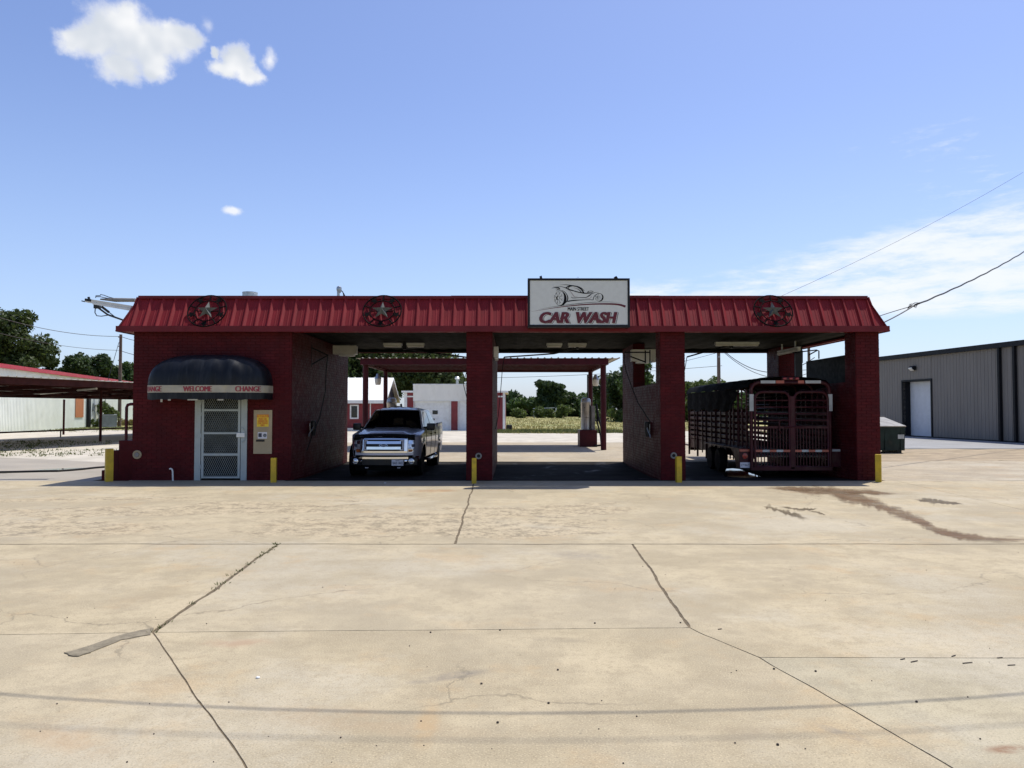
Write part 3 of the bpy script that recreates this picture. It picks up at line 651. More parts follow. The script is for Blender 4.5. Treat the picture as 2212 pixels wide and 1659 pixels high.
# ================================================================== the car wash building
YF, YB, ZC = 20.10, 26.95, 3.95
bld = thing('car_wash_building', 'long red painted brick car wash with three open bays and ribbed metal roof edge', 'building', (0, YF, 0))
def part(mb, name, m, root=None, **k):      # world coordinates -> child of a thing with its own origin
    root = root or bld; L = Vector(root.location)
    if root.rotation_euler.z: raise ValueError
    mb.v = [(x - L.x, y - L.y, z - L.z) for x, y, z in mb.v]
    return mb.build(name, m, root, **k)
BL_, BH, PU, PV = .245, .068, .255, .078      # brick face and its pitch
brick_list = []                                # world box of each brick: axis, const, side, u0, u1, z0, z1
def bricks(axis, const, side, u0, u1, z0, z1, holes=()):
    nrow = int(round((z1 - z0) / PV)); pv = (z1 - z0) / nrow
    for r in range(nrow):
        zz = z0 + r * pv; off = (r % 2) * PU / 2; u = u0 - off
        while u < u1 - .02:
            a, b_ = max(u, u0), min(u + PU, u1); u += PU
            segs = [(a, b_)]
            for (h0, h1, q0, q1) in holes:
                if zz + pv > q0 + .02 and zz < q1 - .02:
                    segs = [s_ for (x, y) in segs for s_ in ((x, min(y, h0)), (max(x, h1), y)) if s_[1] - s_[0] > .03]
            for (x, y) in segs:
                if y - x > .03: brick_list.append((axis, const, side, x + .005, y - .005, zz + .005, zz + pv - .005))
def brick_box(mb, bk, mi=0):
    axis, c, sd, u0, u1, z0, z1 = bk; d0, d1 = c - sd * .002, c + sd * (.006 + .003 * R.random()); e = .003
    if axis == 'x': f = lambda u, d, z: (u, d, z)
    else: f = lambda u, d, z: (d, u, z)
    mb.add([f(u0, d0, z0), f(u1, d0, z0), f(u1, d0, z1), f(u0, d0, z1), f(u0 + e, d1, z0 + e), f(u1 - e, d1, z0 + e), f(u1 - e, d1, z1 - e), f(u0 + e, d1, z1 - e)],
           [(4, 5, 6, 7), (0, 1, 5, 4), (1, 2, 6, 5), (2, 3, 7, 6), (3, 0, 4, 7)], mi)
# walls and piers (plain bodies, bricks laid on their faces)
DX0, DX1, DZ = -8.27, -6.91, 2.28
w = MB(); w.box(-9.905, DX0, YF, YF + .2, -.05, ZC); w.box(DX1, -5.764, YF, YF + .2, -.05, ZC); w.box(DX0, DX1, YF, YF + .2, DZ, ZC)
part(w, 'wall', mMortar); bricks('x', YF, -1, -9.905, -5.764, 0, ZC - .02, [(DX0, DX1, 0, DZ)])
part(MB().box(-5.964, -5.764, YF + .2, YB, -.05, ZC), 'wall', mMortar); bricks('y', -5.764, 1, YF, YB, 0, ZC - .02)
part(MB().box(-9.905, -9.705, YF + .2, YB, -.05, ZC), 'wall', mMortar); bricks('y', -9.905, -1, YF, YB, 0, ZC - .02)
part(MB().box(-9.705, -5.964, YB - .2, YB, -.05, ZC), 'wall', mMortar)
part(MB().box(-1.19, -.52, YF, YB, -.05, ZC), 'wall', mMortar)
bricks('x', YF, -1, -1.19, -.52, 0, ZC - .02); bricks('y', -1.19, -1, YF, YB, 0, ZC - .02); bricks('y', -.52, 1, YF, YB, 0, ZC - .02)
part(MB().box(3.885, 4.52, YF, 20.72, -.05, ZC), 'pier', mMortar); bricks('x', YF, -1, 3.885, 4.52, 0, ZC - .02); bricks('y', 3.885, -1, YF, 20.72, 0, ZC - .02); bricks('y', 4.52, 1, YF, 20.72, 0, ZC - .02)
part(MB().box(3.889, 4.516, 20.72, 24.6, -.05, 2.55), 'low_wall', mMortar); bricks('y', 3.889, -1, 20.72, 24.6, 0, 2.55); bricks('y', 4.516, 1, 20.72, 24.6, 0, 2.55)
part(MB().box(3.885, 4.25, 24.6, YB, -.05, ZC), 'pier', mMortar); bricks('y', 3.885, -1, 24.6, YB, 0, ZC - .02); bricks('x', 24.6, -1, 3.889, 4.25, 2.56, ZC - .02)
part(MB().box(9.0, 9.61, YF, 20.75, -.05, ZC), 'pier', mMortar); bricks('x', YF, -1, 9.0, 9.61, 0, ZC - .02); bricks('y', 9.0, -1, YF, 20.75, 0, ZC - .02); bricks('y', 9.61, 1, YF, 20.75, 0, ZC - .02)
part(MB().box(9.004, 9.606, 20.75, 25.9, -.05, 2.58), 'low_wall', mMortar); bricks('y', 9.004, -1, 20.75, 25.9, 0, 2.58); bricks('y', 9.606, 1, 20.75, 25.9, 0, 2.58)
part(MB().box(9.0, 9.61, 25.9, 27.1, -.05, ZC), 'pier', mMortar); bricks('y', 9.0, -1, 25.9, 27.1, 0, ZC - .02); bricks('x', 25.9, -1, 9.004, 9.606, 2.6, ZC - .02)
part(MB().box(9.10, 9.16, 20.75, 23.75, 2.58, 3.33), 'upper_panel', mPanelBlack)
part(MB().box(9.2, 9.42, 24.9, 25.02, 2.58, ZC), 'post', mBlackMetal)
# the 300 bricks that show largest: around the door and on the front of the office, then the first pier
front = [k for k in brick_list if k[0] == 'x' and k[1] == YF and k[3] < -5.7]
front.sort(key=lambda k: abs((k[5] + k[6]) / 2 - 1.35) + .25 * abs((k[3] + k[4]) / 2 + 7.6))
own = front[:300]; own_set = set(map(id, own)); cache = {}
for k in own:
    key = round(k[4] - k[3], 2)
    if key not in cache:
        mb = MB(); brick_box(mb, ('x', 0., -1, -(k[4] - k[3]) / 2, (k[4] - k[3]) / 2, -(k[6] - k[5]) / 2, (k[6] - k[5]) / 2)); cache[key] = mb.build('brick', mBrick, bld).data
        o = bpy.data.objects[-1] if False else None
        ob = [x for x in bld.children if x.data == cache[key]][0]
    else: ob = link('brick', cache[key], bld)
    ob.location = ((k[3] + k[4]) / 2, .0, (k[5] + k[6]) / 2)
mb = MB()
for k in brick_list:
    if id(k) not in own_set: brick_box(mb, k)
tag(part(mb, 'brick', mBrick, fix=False), kind='stuff')

# roof: deck, ceiling, ribbed mansard panels, trims
XL, XR, YE, SET, Z0, Z1 = -10.235, 9.755, 19.85, .36, 3.90, 4.85
SETY = .53         # the front slope leans back further than the ends
YEB = 27.45
part(MB().box(XL + SET + .02, XR - SET - .02, YE + SETY + .02, YEB - SET - .02, 4.62, 4.70), 'roof_deck', mGalv)
c = MB()       # corrugated ceiling
nx = 150
prof = [(XL + .06 + (XR - XL - .12) * i / nx, ZC + (0.0 if (i // 2) % 2 else .018)) for i in range(nx + 1)]
vs = [(x, YE + .05, z) for x, z in prof] + [(x, YEB - .05, z) for x, z in prof]
c.add(vs, [(i, i + 1, i + nx + 2, i + nx + 1) for i in range(nx)])
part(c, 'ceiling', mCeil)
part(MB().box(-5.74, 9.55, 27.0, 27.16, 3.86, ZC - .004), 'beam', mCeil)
def slope(x, d, t_):   # front face: t along the slope 0..1, d outwards from the face
    nrm = Vector((0, -(Z1 - Z0), SETY)).normalized()
    return (x + 0, YE + SETY * t_ + nrm.y * d, Z0 + (Z1 - Z0) * t_ + nrm.z * d)
PW = .3215; RIB = .046
def panel_prof(wd):    # across one panel: flat with two small beads and a tall trapezoid rib at its right edge
    return [(0, 0), (.085, 0), (.095, .006), (.115, .006), (.125, 0), (.150, 0), (.160, .006), (.180, .006), (.190, 0), (wd - .098, 0), (wd - .082, RIB), (wd - .060, RIB), (wd, .0)]
def panel_mesh():
    mb = MB(); pr = panel_prof(PW); k = len(pr)
    a = [slope(x, d + .004, .055) for x, d in pr]; b_ = [slope(x, d + .004, .955) for x, d in pr]
    mb.add(a + b_, [(i, i + 1, i + 1 + k, i + k) for i in range(k - 1)]); return mb
L = Vector(bld.location); pm = None; npan = int((XR - XL) / PW)
xs0 = XL + .10
for i in range(npan):
    x = xs0 + i * PW; tl = (XL + .02); 
    lo = x - XL; hi = XR - (x + PW)
    if lo < .36 or hi < .36:     # panels cut by the hip
        pr = panel_prof(PW); mb = MB(); rows = []
        for q in range(7):
            t_ = .055 + .9 * q / 6; rows.append([slope(min(max(x + u_, XL + SET * t_ + .02), XR - SET * t_ - .02), d + .004, t_) for u_, d in pr])
        k = len(pr); mb.add([p for r_ in rows for p in r_], [(j * k + i_, j * k + i_ + 1, (j + 1) * k + i_ + 1, (j + 1) * k + i_) for j in range(6) for i_ in range(k - 1)])
        part(mb, 'roof_panel', mRoofRed); continue
    if pm is None:
        mb = panel_mesh(); mb.v = [(p[0] - L.x, p[1] - L.y, p[2] - L.z) for p in mb.v]; ob = mb.build('roof_panel', mRoofRed, bld); pm = ob.data
    else: ob = link('roof_panel', pm, bld)
    ob.location = (x + R.uniform(-.004, .004), 0, R.uniform(-.003, .003))
# backing so that light does not pass behind the panels, side and rear slopes
bk = MB()
A = [(XL, YE, Z0), (XR, YE, Z0), (XR, YEB, Z0), (XL, YEB, Z0)]
B = [(XL + SET, YE + SETY, Z1), (XR - SET, YE + SETY, Z1), (XR - SET, YEB - SET, Z1), (XL + SET, YEB - SET, Z1)]
bk.add(A + B, [(0, 1, 5, 4), (1, 2, 6, 5), (2, 3, 7, 6), (3, 0, 4, 7)])
part(bk, 'mansard', mRoofRed)
def side_panels(X, sgn):
    mb = MB(); k = 0; y = YE + .4
    while y < YEB - .45:
        for (yy, d) in ((y, 0), (y + .02, RIB), (y + .045, RIB), (y + .07, 0)): pass
        f = lambda yy, t_, d: (X + sgn * SET * -1 * t_ * 1 + sgn * d * .93 if sgn > 0 else X + SET * t_ - d * .93, yy, Z0 + (Z1 - Z0) * t_ + d * .36)
        q = [f(y + a, t_, d + .004) for t_ in (.055, .955) for a, d in ((0, 0), (.02, RIB), (.045, RIB), (.07, 0))]
        mb.add(q, [(0, 1, 5, 4), (1, 2, 6, 5), (2, 3, 7, 6)]); y += PW
    part(mb, 'roof_rib', mRoofRed)
side_panels(XL, -1); side_panels(XR, 1)
tr = MB()      # eave trim: a proud strip along the foot of the slope, drip lip under it
tr.box(XL - .012, XR + .012, YE - .032, YE - .004, Z0 - .045, Z0 + .105); tr.box(XL - .012, XL - .002, YE - .004, YEB, Z0 - .045, Z0 + .105); tr.box(XR + .002, XR + .012, YE - .004, YEB, Z0 - .045, Z0 + .105)
tr.box(XL - .012, XR + .012, YEB + .004, YEB + .03, Z0 - .045, Z0 + .105)
part(tr, 'eave_trim', mTrimRed)
part(MB().box(XL + .02, XR - .02, YE - .002, YF + .25, Z0 - .02, Z0 - .006).box(XL + .02, -9.91, YF + .252, YEB - .01, Z0 - .02, Z0 - .006).box(9.615, XR - .02, YF + .252, YEB - .01, Z0 - .02, Z0 - .006).box(-9.9, 9.6, 27.17, YEB - .01, Z0 - .02, Z0 - .006), 'soffit', mRoofRed)
cp = MB(); yt = YE + SETY       # cap flashing, overhanging the panels a little
for i in range(7):
    a = XL + SET - .03 + (XR - XL - 2 * SET + .06) * i / 7; b_ = XL + SET - .03 + (XR - XL - 2 * SET + .06) * (i + 1) / 7
    dz_ = R.uniform(-.006, .008)
    cp.box(a + .002, b_ - .002, yt - .090, yt + .10, Z1 - .01 + dz_, Z1 + .008 + dz_); cp.box(a + .002, b_ - .002, yt - .100, yt - .091, Z1 - .070 + dz_, Z1 + .008 + dz_)
cp.box(XL + SET - .07, XL + SET + .1, yt + .102, YEB - SET + .07, Z1 - .01, Z1 + .008); cp.box(XR - SET - .1, XR - SET + .07, yt + .102, YEB - SET + .07, Z1 - .01, Z1 + .008)
cp.box(XL + SET - .05, XR - SET + .05, YEB - SET + .072, YEB - SET + .09, Z1 - .06, Z1 + .008)
part(cp, 'cap_flashing', mTrimRed)
hp = MB()      # hip trims
for X, s_ in ((XL, 1), (XR, -1)):
    p = Vector((X - s_ * .01, YE - .015, Z0 - .03)); q = Vector((X + s_ * SET, YE + SETY - .02, Z1 - .01))
    hp.tube([p, q], .028, 4); p2 = Vector((X, YEB, Z0)); q2 = Vector((X + s_ * SET, YEB - SET, Z1)); hp.tube([p2, q2], .028, 4)
part(hp, 'hip_trim', mTrimRed)

# office door of expanded steel mesh in a wide pale frame
dr = MB(); y0, y1 = YF - .035, YF + .06
dr.box(DX0, -8.115, y0, y1, 0, DZ); dr.box(-7.065, DX1, y0, y1, 0, DZ); dr.box(-8.115, -7.065, y0, y1, 2.2, DZ)
door = part(MB().box(-8.095, -8.035, YF - .03, YF + .02, .055, 2.19).box(-7.145, -7.085, YF - .03, YF + .02, .055, 2.19).box(-8.035, -7.145, YF - .03, YF + .02, .055, .10).box(-8.035, -7.145, YF - .03, YF + .02, .64, .70)
            .box(-8.035, -7.145, YF - .03, YF + .02, 1.20, 1.25).box(-8.035, -7.145, YF - .03, YF + .02, 1.80, 1.85).box(-8.035, -7.145, YF - .03, YF + .02, 2.14, 2.19), 'door', mDoorWhite)
part(dr, 'door_frame', mDoorWhite)
part(MB().box(-8.11, -7.07, YF + .10, YF + .14, .02, 2.2), 'inner_door', mDoorDark)
for (za, zb) in ((.10, .64), (.70, 1.20), (1.25, 1.80), (1.85, 2.14)):     # four mesh panels, sub-parts of the door
    mb = MB(); x = -8.035; wdx = .052; hdz = .108
    nxm = int(.89 / wdx); nzm = int(round((zb - za) / hdz)); hz_ = (zb - za) / nzm
    for i in range(nxm):
        for j in range(nzm):
            for o_ in (0, .5):
                cx, cz = x + (i + .5 + o_) * wdx, za + (j + .5 + o_) * hz_
                if cx > -7.15 or cz + hz_ * .5 > zb + .001: continue
                for sx in (-1, 1):
                    for sz in (-1, 1):
                        if o_ == 0 or True:
                            a = Vector((cx + sx * wdx / 2, YF - .005, cz)); b_ = Vector((cx, YF - .005, cz + sz * hz_ / 2))
                            if o_ == 0: mb.bar(a, b_, .0062, .006)
    o = mb; o.v = [(p[0] - L.x, p[1] - L.y, p[2] - L.z) for p in o.v]; o.build('mesh_panel', mMesh, door, fix=False)
lb = MB().bbox(-7.17, -6.955, YF - .075, YF - .03, 1.12, 1.235, .012)
lb.v = [(p[0] - L.x, p[1] - L.y, p[2] - L.z) for p in lb.v]; lb.build('lock_box', mWhite, door)
lb = MB().tube([(-7.07, YF - .03, 1.40), (-7.03, YF - .05, 1.38), (-6.96, YF - .06, 1.30), (-6.935, YF - .06, 1.17), (-6.96, YF - .06, 1.04), (-7.03, YF - .05, .99)], .008, 6)
lb.v = [(p[0] - L.x, p[1] - L.y, p[2] - L.z) for p in lb.v]; lb.build('guard_bar', mDoorWhite, door)
lb = MB()
for z in (.35, 1.16, 1.72, 2.05): lb.tube([(-8.105, YF - .04, z - .05), (-8.105, YF - .04, z + .05)], .014, 8)
lb.v = [(p[0] - L.x, p[1] - L.y, p[2] - L.z) for p in lb.v]; lb.build('hinge', mDoorWhite, door)

# round fittings let into the brick
for i, (x, z, r, lab) in enumerate([(-9.766, .668, .115, 'round pale pipe fitting low on office wall above the low steps'), (-.87, .632, .085, 'round grey pipe fitting on the pier right of the pickup truck'), (4.213, .644, .085, 'round grey pipe fitting on the pier left of the stock trailer')]):
    f = thing('wall_fitting', lab, 'pipe fitting', (x, YF - .012, z), 0, 'round fittings on the brick fronts')
    MB().lathe([(r * .55, 0), (r, 0), (r, -.018), (r * .9, -.03), (r * .62, -.024), (r * .55, -.01)], (0, 0, 0), 22, 'y').build('flange', mCream if i == 0 else mLid, f, smooth=True)
    MB().lathe([(.001, -.006), (r * .52, -.006), (r * .5, -.012 if i else -.04), (.001, -.014 if i else -.045)], (0, 0, 0), 16, 'y').build('plug', mLid if i == 0 else mBlack, f, smooth=True)
tag(MB().tube([(-8.79, YF - .10, -.01), (-8.80, YF - .10, .24), (-8.815, YF - .10, .29), (-8.85, YF - .10, .31), (-8.88, YF - .10, .30)], .022, 8).build('stub_pipe', mWhite, smooth=True), 'short white bent pipe standing before office wall left of door', 'pipe')

# dome awning over the door
aw = thing('awning', 'black dome awning with cream lettered band over the office door', 'awning', (-7.80, YF - .012, 2.27))
AWH, AB = 1.55, .80
def plan(s_):       # s in 0..1 along the front from left to right
    a = math.pi * (1 - s_); cx, sx = math.cos(a), max(0, math.sin(a))
    return AWH * math.copysign(abs(cx) ** .5, cx), -AB * sx ** .5
NS = 96
PL = [plan(i / NS) for i in range(NS + 1)]
# even out the points along the curve
dd_ = [0]
for i in range(NS): dd_.append(dd_[-1] + math.dist(PL[i], PL[i + 1]))
TOT = dd_[-1]
def along(d):       # point and outward normal at arc length d
    d = min(max(d, 0), TOT - 1e-6)
    for i in range(NS):
        if dd_[i + 1] >= d:
            t_ = (d - dd_[i]) / (dd_[i + 1] - dd_[i]); p = PL[i]; q = PL[i + 1]
            x, y = p[0] + (q[0] - p[0]) * t_, p[1] + (q[1] - p[1]) * t_; l = math.dist(p, q); return x, y, (q[1] - p[1]) / l, -(q[0] - p[0]) / l
def awf(u, v):
    d = u * TOT; x, y, nx_, ny_ = along(d); th = v * math.pi / 2
    k = math.cos(th) ** .62; h = math.sin(th) ** .8
    crease = .028 * math.sin(d * 9 + 1.3 * math.sin(d * 2.3)) * math.cos(th) * math.sin(th * 2)
    return (x * k + nx_ * crease, y * (math.cos(th) ** .8) + ny_ * crease, .18 + .82 * h)
MB().grid(awf, 97, 18).build('cover', mAwning, aw, smooth=True)
def bandf(off, z0, z1, m, name, rag=0):
    mb = MB()
    def f(u, v):
        x, y, nx_, ny_ = along(u * TOT); e = rag * (1 - v) * (.5 + .5 * math.sin(u * 41) * math.sin(u * 17 + 2))
        return (x + nx_ * off, y + ny_ * off, z0 + (z1 - z0) * v + e)
    return mb.grid(f, 121, 3).build(name, m, aw, smooth=True)
bandf(.006, .0, .185, mBand, 'band'); bandf(.0, -.19, -.002, mAwning, 'valance', .035)
rg = MB()
for (d, l, dr_) in ((1.05, .10, .05), (1.25, .14, .015), (1.75, .5, .008), (2.5, .3, .01)):
    x, y, a, b_ = along(d); rg.box(x, x + l * .5, y - .012, y - .006, -.19 - dr_, -.165)
rg.build('torn_hem', mBand, aw)
lt = MB()
def on_band(dc):
    def f(x, z):
        px, py, nx_, ny_ = along(dc + x); return (px + nx_ * .011, py + ny_ * .011, z)
    return f
mid = TOT / 2
for (wd, c_, hw) in (('WELCOME', -.09, .365), ('CHANGE', 1.16, .315), ('CHANGE', -1.32, .315)):
    fit_text(wd, -hw, hw, .026, .160, on_band(mid + c_), lt, bold=.011)
lt.build('lettering', mLetRed, aw, fix=False)

# change panel
cpn = thing('change_panel', 'tall cream panel with yellow notice beside the white mesh door', 'panel', (-6.495, YF - .012, 0))
MB().bbox(-.24, .24, -.03, .0, .69, 1.83, .006).build('panel', mCream, cpn)
MB().box(-.152, .155, -.035, -.0305, 1.395, 1.715).build('notice', mNoticeY, cpn)
MB().box(-.150, .153, -.0375, -.0355, 1.640, 1.713).build('notice_header', mNoticeO, cpn)
lt = MB(); fn = lambda x, z: (x, -.040, z)
fit_text('NOTICE', -.13, .135, 1.652, 1.702, fn, lt, 0, bold=.003)
for tx_, a, b_, z in (('MUST USE', -.105, .11, 1.575), ('CHANGE FOR', -.13, .13, 1.522), ('CAR WASH', -.13, .13, 1.467), ('ONLY', -.055, .055, 1.412)):
    fit_text(tx_, a, b_, z, z + .043, fn, lt, 1, bold=.003)
lt.build('lettering', [mNoticeY, mNoticeO], cpn, fix=False)
MB().box(-.125, .115, -.036, -.0305, 1.085, 1.255).build('sticker', mSticker, cpn)
MB().box(-.107, -.022, -.0385, -.0365, 1.125, 1.225).build('slot_plate', mInkDark, cpn)
MB().lathe([(.047, -.0365), (.047, -.039), (.036, -.039), (.036, -.0365)], (.06, 0, 1.17), 20, 'y').lathe([(.028, -.0365), (.026, -.041), (.001, -.041)], (.06, 0, 1.17), 14, 'y').build('coin_emblem', mGreyBox, cpn)
MB().box(-.17, .052, -.036, -.0305, 1.005, 1.062).build('slot', mBlackPlastic, cpn)

# star ornaments on the slope
def star_pts(r0, r1, rot=math.pi / 2):
    return [((r0 if i % 2 == 0 else r1) * math.cos(rot + i * math.pi / 5), (r0 if i % 2 == 0 else r1) * math.sin(rot + i * math.pi / 5)) for i in range(10)]
def star_ornament(u, lab):
    p = AT(u, 674, 19.95); st = thing('star_ornament', lab, 'star ornament', (p[0], 20.05, 4.425), 0, 'metal stars on the roof edge'); st.rotation_euler.x = -math.atan2(SETY, Z1 - Z0)     # lies along the slope
    mb = MB(); ring = lambda r, k=40: [(r * math.cos(2 * math.pi * i / k), 0, r * math.sin(2 * math.pi * i / k)) for i in range(k + 1)]
    mb.tube(ring(.50), .017, 6).build('outer_ring', mStarBlack, st, smooth=True)
    MB().tube(ring(.325), .013, 6).build('inner_ring', mStarBlack, st, smooth=True)
    pts = star_pts(.285, .105); mb = MB(); vs = [(0, -.15, 0)] + [(a, -.02, b_) for a, b_ in pts] + [(0, .0, 0)]
    mb.add(vs, [(0, 1 + i, 1 + (i + 1) % 10) for i in range(10)]); mb.add(vs, [(11, 1 + (i + 1) % 10, 1 + i) for i in range(10)])
    mb.build('star', mStarGrey, st)
    for i in range(5):
        a = math.pi / 2 + math.pi / 5 + i * 2 * math.pi / 5; c_ = (math.cos(a) * .405, math.sin(a) * .405)
        MB().prism([(c_[0] + x, c_[1] + z) for x, z in star_pts(.10, .045, a)], lambda x, z, h: (x, h, z), -.012, 0).build('small_star', mStarBlack, st)
    for i in range(5):
        a = math.pi / 2 + i * 2 * math.pi / 5
        MB().tube([(math.cos(a) * .325, 0, math.sin(a) * .325), (math.cos(a) * .50, 0, math.sin(a) * .50)], .017, 5).build('spoke', mStarBlack, st)
    MB().tube([(-.30, .0, 0), (0, .05, 0), (.30, .0, 0)], .012, 5).build('bracket', mStarBlack, st)
star_ornament(444, 'metal star in a ring above the office door awning')
star_ornament(824, 'metal star in a ring above the pickup truck bay')
star_ornament(1673, 'metal star in a ring above the stock trailer bay')

# the sign
YS = 19.48
sg = thing('car_wash_sign', 'white framed car wash sign with racing car drawing on the roof edge', 'sign', (1.70, YS, 3.96))
p0 = AT(1140, 601, YS); p1 = AT(1361, 707, YS)
sx0, sx1, sz0, sz1 = p0[0] - 1.70, p1[0] - 1.70, p1[2] - 3.96, p0[2] - 3.96
fr_ = MB(); q = .055
fr_.box(sx0, sx1, 0, .30, sz1 - q, sz1).box(sx0, sx1, 0, .30, sz0, sz0 + q * 1.2).box(sx0, sx0 + q, 0, .30, sz0 + q * 1.2, sz1 - q).box(sx1 - q, sx1, 0, .30, sz0 + q * 1.2, sz1 - q).box(sx0 + q, sx1 - q, .26, .30, sz0 + q * 1.2, sz1 - q)
fr_.build('frame', mBlackMetal, sg)
MB().box(sx0 + q + .001, sx1 - q - .001, .015, .03, sz0 + q * 1.2 + .001, sz1 - q - .001).build('face', mSignFace, sg)
fxa, fxb, fza, fzb = sx0 + q, sx1 - q, sz0 + q * 1.2, sz1 - q
def SG(layer):
    return lambda x, y: (fxa + (x - 178) / (1995 - 178) * (fxb - fxa), .0145 - .0015 * layer, fza + (963 - y) / (963 - 130) * (fzb - fza))
a = MB(); S0 = SG(1); S1 = SG(2)
def sk(pts, ws, f=S0, mi=0, closed=False): stroke(a, pts, ws, f, mi, closed)
sk([(740, 212), (850, 211), (960, 228), (1060, 245), (1130, 275), (1170, 305), (1195, 330)], [1, 10, 20, 22, 20, 12, 2])
sk([(610, 243), (720, 241), (800, 255), (860, 278), (910, 302), (990, 325), (1080, 350), (1180, 368), (1280, 371), (1335, 362)], [1, 6, 10, 18, 24, 18, 18, 22, 14, 4])
sk([(840, 272), (890, 246), (960, 230)], [10, 26, 16])
sk([(890, 285), (915, 250), (960, 240)], [16, 8, 6])
sk([(980, 262), (1060, 288), (1110, 322), (1132, 352)], [1, 8, 14, 16])
sk([(1050, 250), (1120, 290), (1160, 330), (1178, 366)], [4, 16, 26, 24])
sk([(578, 276), (650, 263), (715, 270), (738, 302)], [1, 16, 26, 3])
sk([(655, 285), (690, 292), (722, 290)], [2, 12, 4]); sk([(660, 338), (690, 310), (735, 304)], [1, 8, 6])
sk([(948, 432), (970, 458), (1100, 453), (1220, 448), (1285, 412), (1335, 372)], [2, 12, 10, 12, 22, 6])
sk([(850, 532), (900, 519), (1000, 506), (1150, 496), (1280, 491), (1350, 493), (1362, 450), (1392, 408), (1450, 378), (1520, 384)], [4, 22, 20, 12, 8, 12, 12, 9, 7, 1])
sk([(1330, 385), (1375, 362), (1420, 353), (1465, 352)], [8, 9, 6, 1])
sk([(700, 320), (760, 316), (815, 338), (860, 388), (882, 450), (872, 510), (842, 548), (790, 600)], [1, 6, 9, 14, 20, 18, 12, 3])
def ell(cx, cy, rx, ry, wf, f=S0, k=28): sk([(cx + rx * math.cos(2 * math.pi * i / k), cy - ry * math.sin(2 * math.pi * i / k)) for i in range(k)], [wf(2 * math.pi * i / k) for i in range(k)], f, 0, True)
ell(738, 465, 98, 138, lambda t_: 5 + 44 * max(0, math.cos(t_ + .25)) ** 1.3)
ell(770, 470, 78, 128, lambda t_: 1 + 8 * max(0, math.cos(t_ + .3)))
ell(1462, 445, 72, 74, lambda t_: 4 + 24 * max(0, math.cos(t_ + .3)) ** 1.3)
ell(704, 460, 26, 34, lambda t_: 6 + 20 * max(0, -math.cos(t_)))
ell(1442, 446, 15, 18, lambda t_: 5 + 10 * max(0, -math.cos(t_)))
for i in range(8):
    t_ = i * math.pi / 4 + .3
    for (cx, cy, rx, ry, r0, w_) in ((706, 460, 92, 130, .36, 8), (1442, 446, 58, 66, .38, 5)):
        c_, s_ = math.cos(t_), math.sin(t_)
        sk([(cx + rx * r0 * c_, cy + ry * r0 * s_), (cx + rx * .62 * c_, cy + ry * .62 * s_)], [w_, w_ * .6])
        for dt in (-.16, .16): sk([(cx + rx * .60 * c_, cy + ry * .60 * s_), (cx + rx * .9 * math.cos(t_ + dt), cy + ry * .9 * math.sin(t_ + dt))], [w_ * .5, w_ * .9])
ell(1305, 344, 50, 15, lambda t_: 9, k=16); sk([(1240, 366), (1262, 340), (1290, 330)], [10, 10, 6])
sk([(330, 676), (600, 626), (850, 592), (1100, 562), (1350, 541), (1600, 533), (1855, 546)], [1, 5, 8, 9, 7, 6, 1])
a.build('car_drawing', mSignBlack, sg, fix=False)
a = MB()
sk([(905, 312), (950, 362), (985, 412), (1012, 437), (1062, 435)], [3, 7, 8, 6, 1]); sk([(1200, 466), (1288, 470), (1325, 430)], [1, 7, 4])
sk([(200, 715), (500, 666), (800, 622), (1100, 590), (1400, 573), (1700, 574), (1850, 588), (1955, 622)], [1, 8, 15, 21, 26, 32, 36, 42])
a.build('red_swoosh', mSignRed, sg, fix=False)
lt = MB(); fit_text('MAIN STREET', 880, 1275, 698, 632, SG(3), lt, 0, bold=2.5); lt.build('lettering', mSignBlack, sg, fix=False)
for dxx, dyy, lay, mm in ((20, 9, 3, mSignBlack), (9, 4, 4, mSignWhite), (0, 0, 5, mSignRed)):
    lt = MB()
    for wd, xa, xb in (('CAR', 350, 920), ('WASH', 1030, 1805)):
        fit_text(wd, xa + dxx, xb + dxx, 935 + dyy, 722 + dyy, SG(3 + (lay - 3) * 2), lt, 0, shear=.22, offset=.03, bold=11)
    lt.build('lettering', mm, sg, fix=False)
mb = MB().obox((sx0 + .34, .12, sz1 + .035), (.028, 0, .012), (0, .03, 0), (-.01, 0, .04)).obox((sx1 - .34, .12, sz1 + .03), (.032, 0, .018), (0, .03, 0), (-.02, 0, .03)); mb.build('clamp', mBlackMetal, sg)
MB().tube([(1.3 - 1.31 + .022 * math.cos(i * .7), .15, sz1 + .03 + .03 * math.sin(i * .7)) for i in range(9)], .004, 5).build('lifting_eye', mGalv, sg)
MB().box(sx0 + .3, sx0 + .36, .30, .52, .35, .41).box(sx1 - .36, sx1 - .3, .30, .52, .35, .41).box(sx0 + .3, sx0 + .36, .30, .72, 1.0, 1.05).box(sx1 - .36, sx1 - .3, .30, .72, 1.0, 1.05).build('bracket', mBlackMetal, sg)

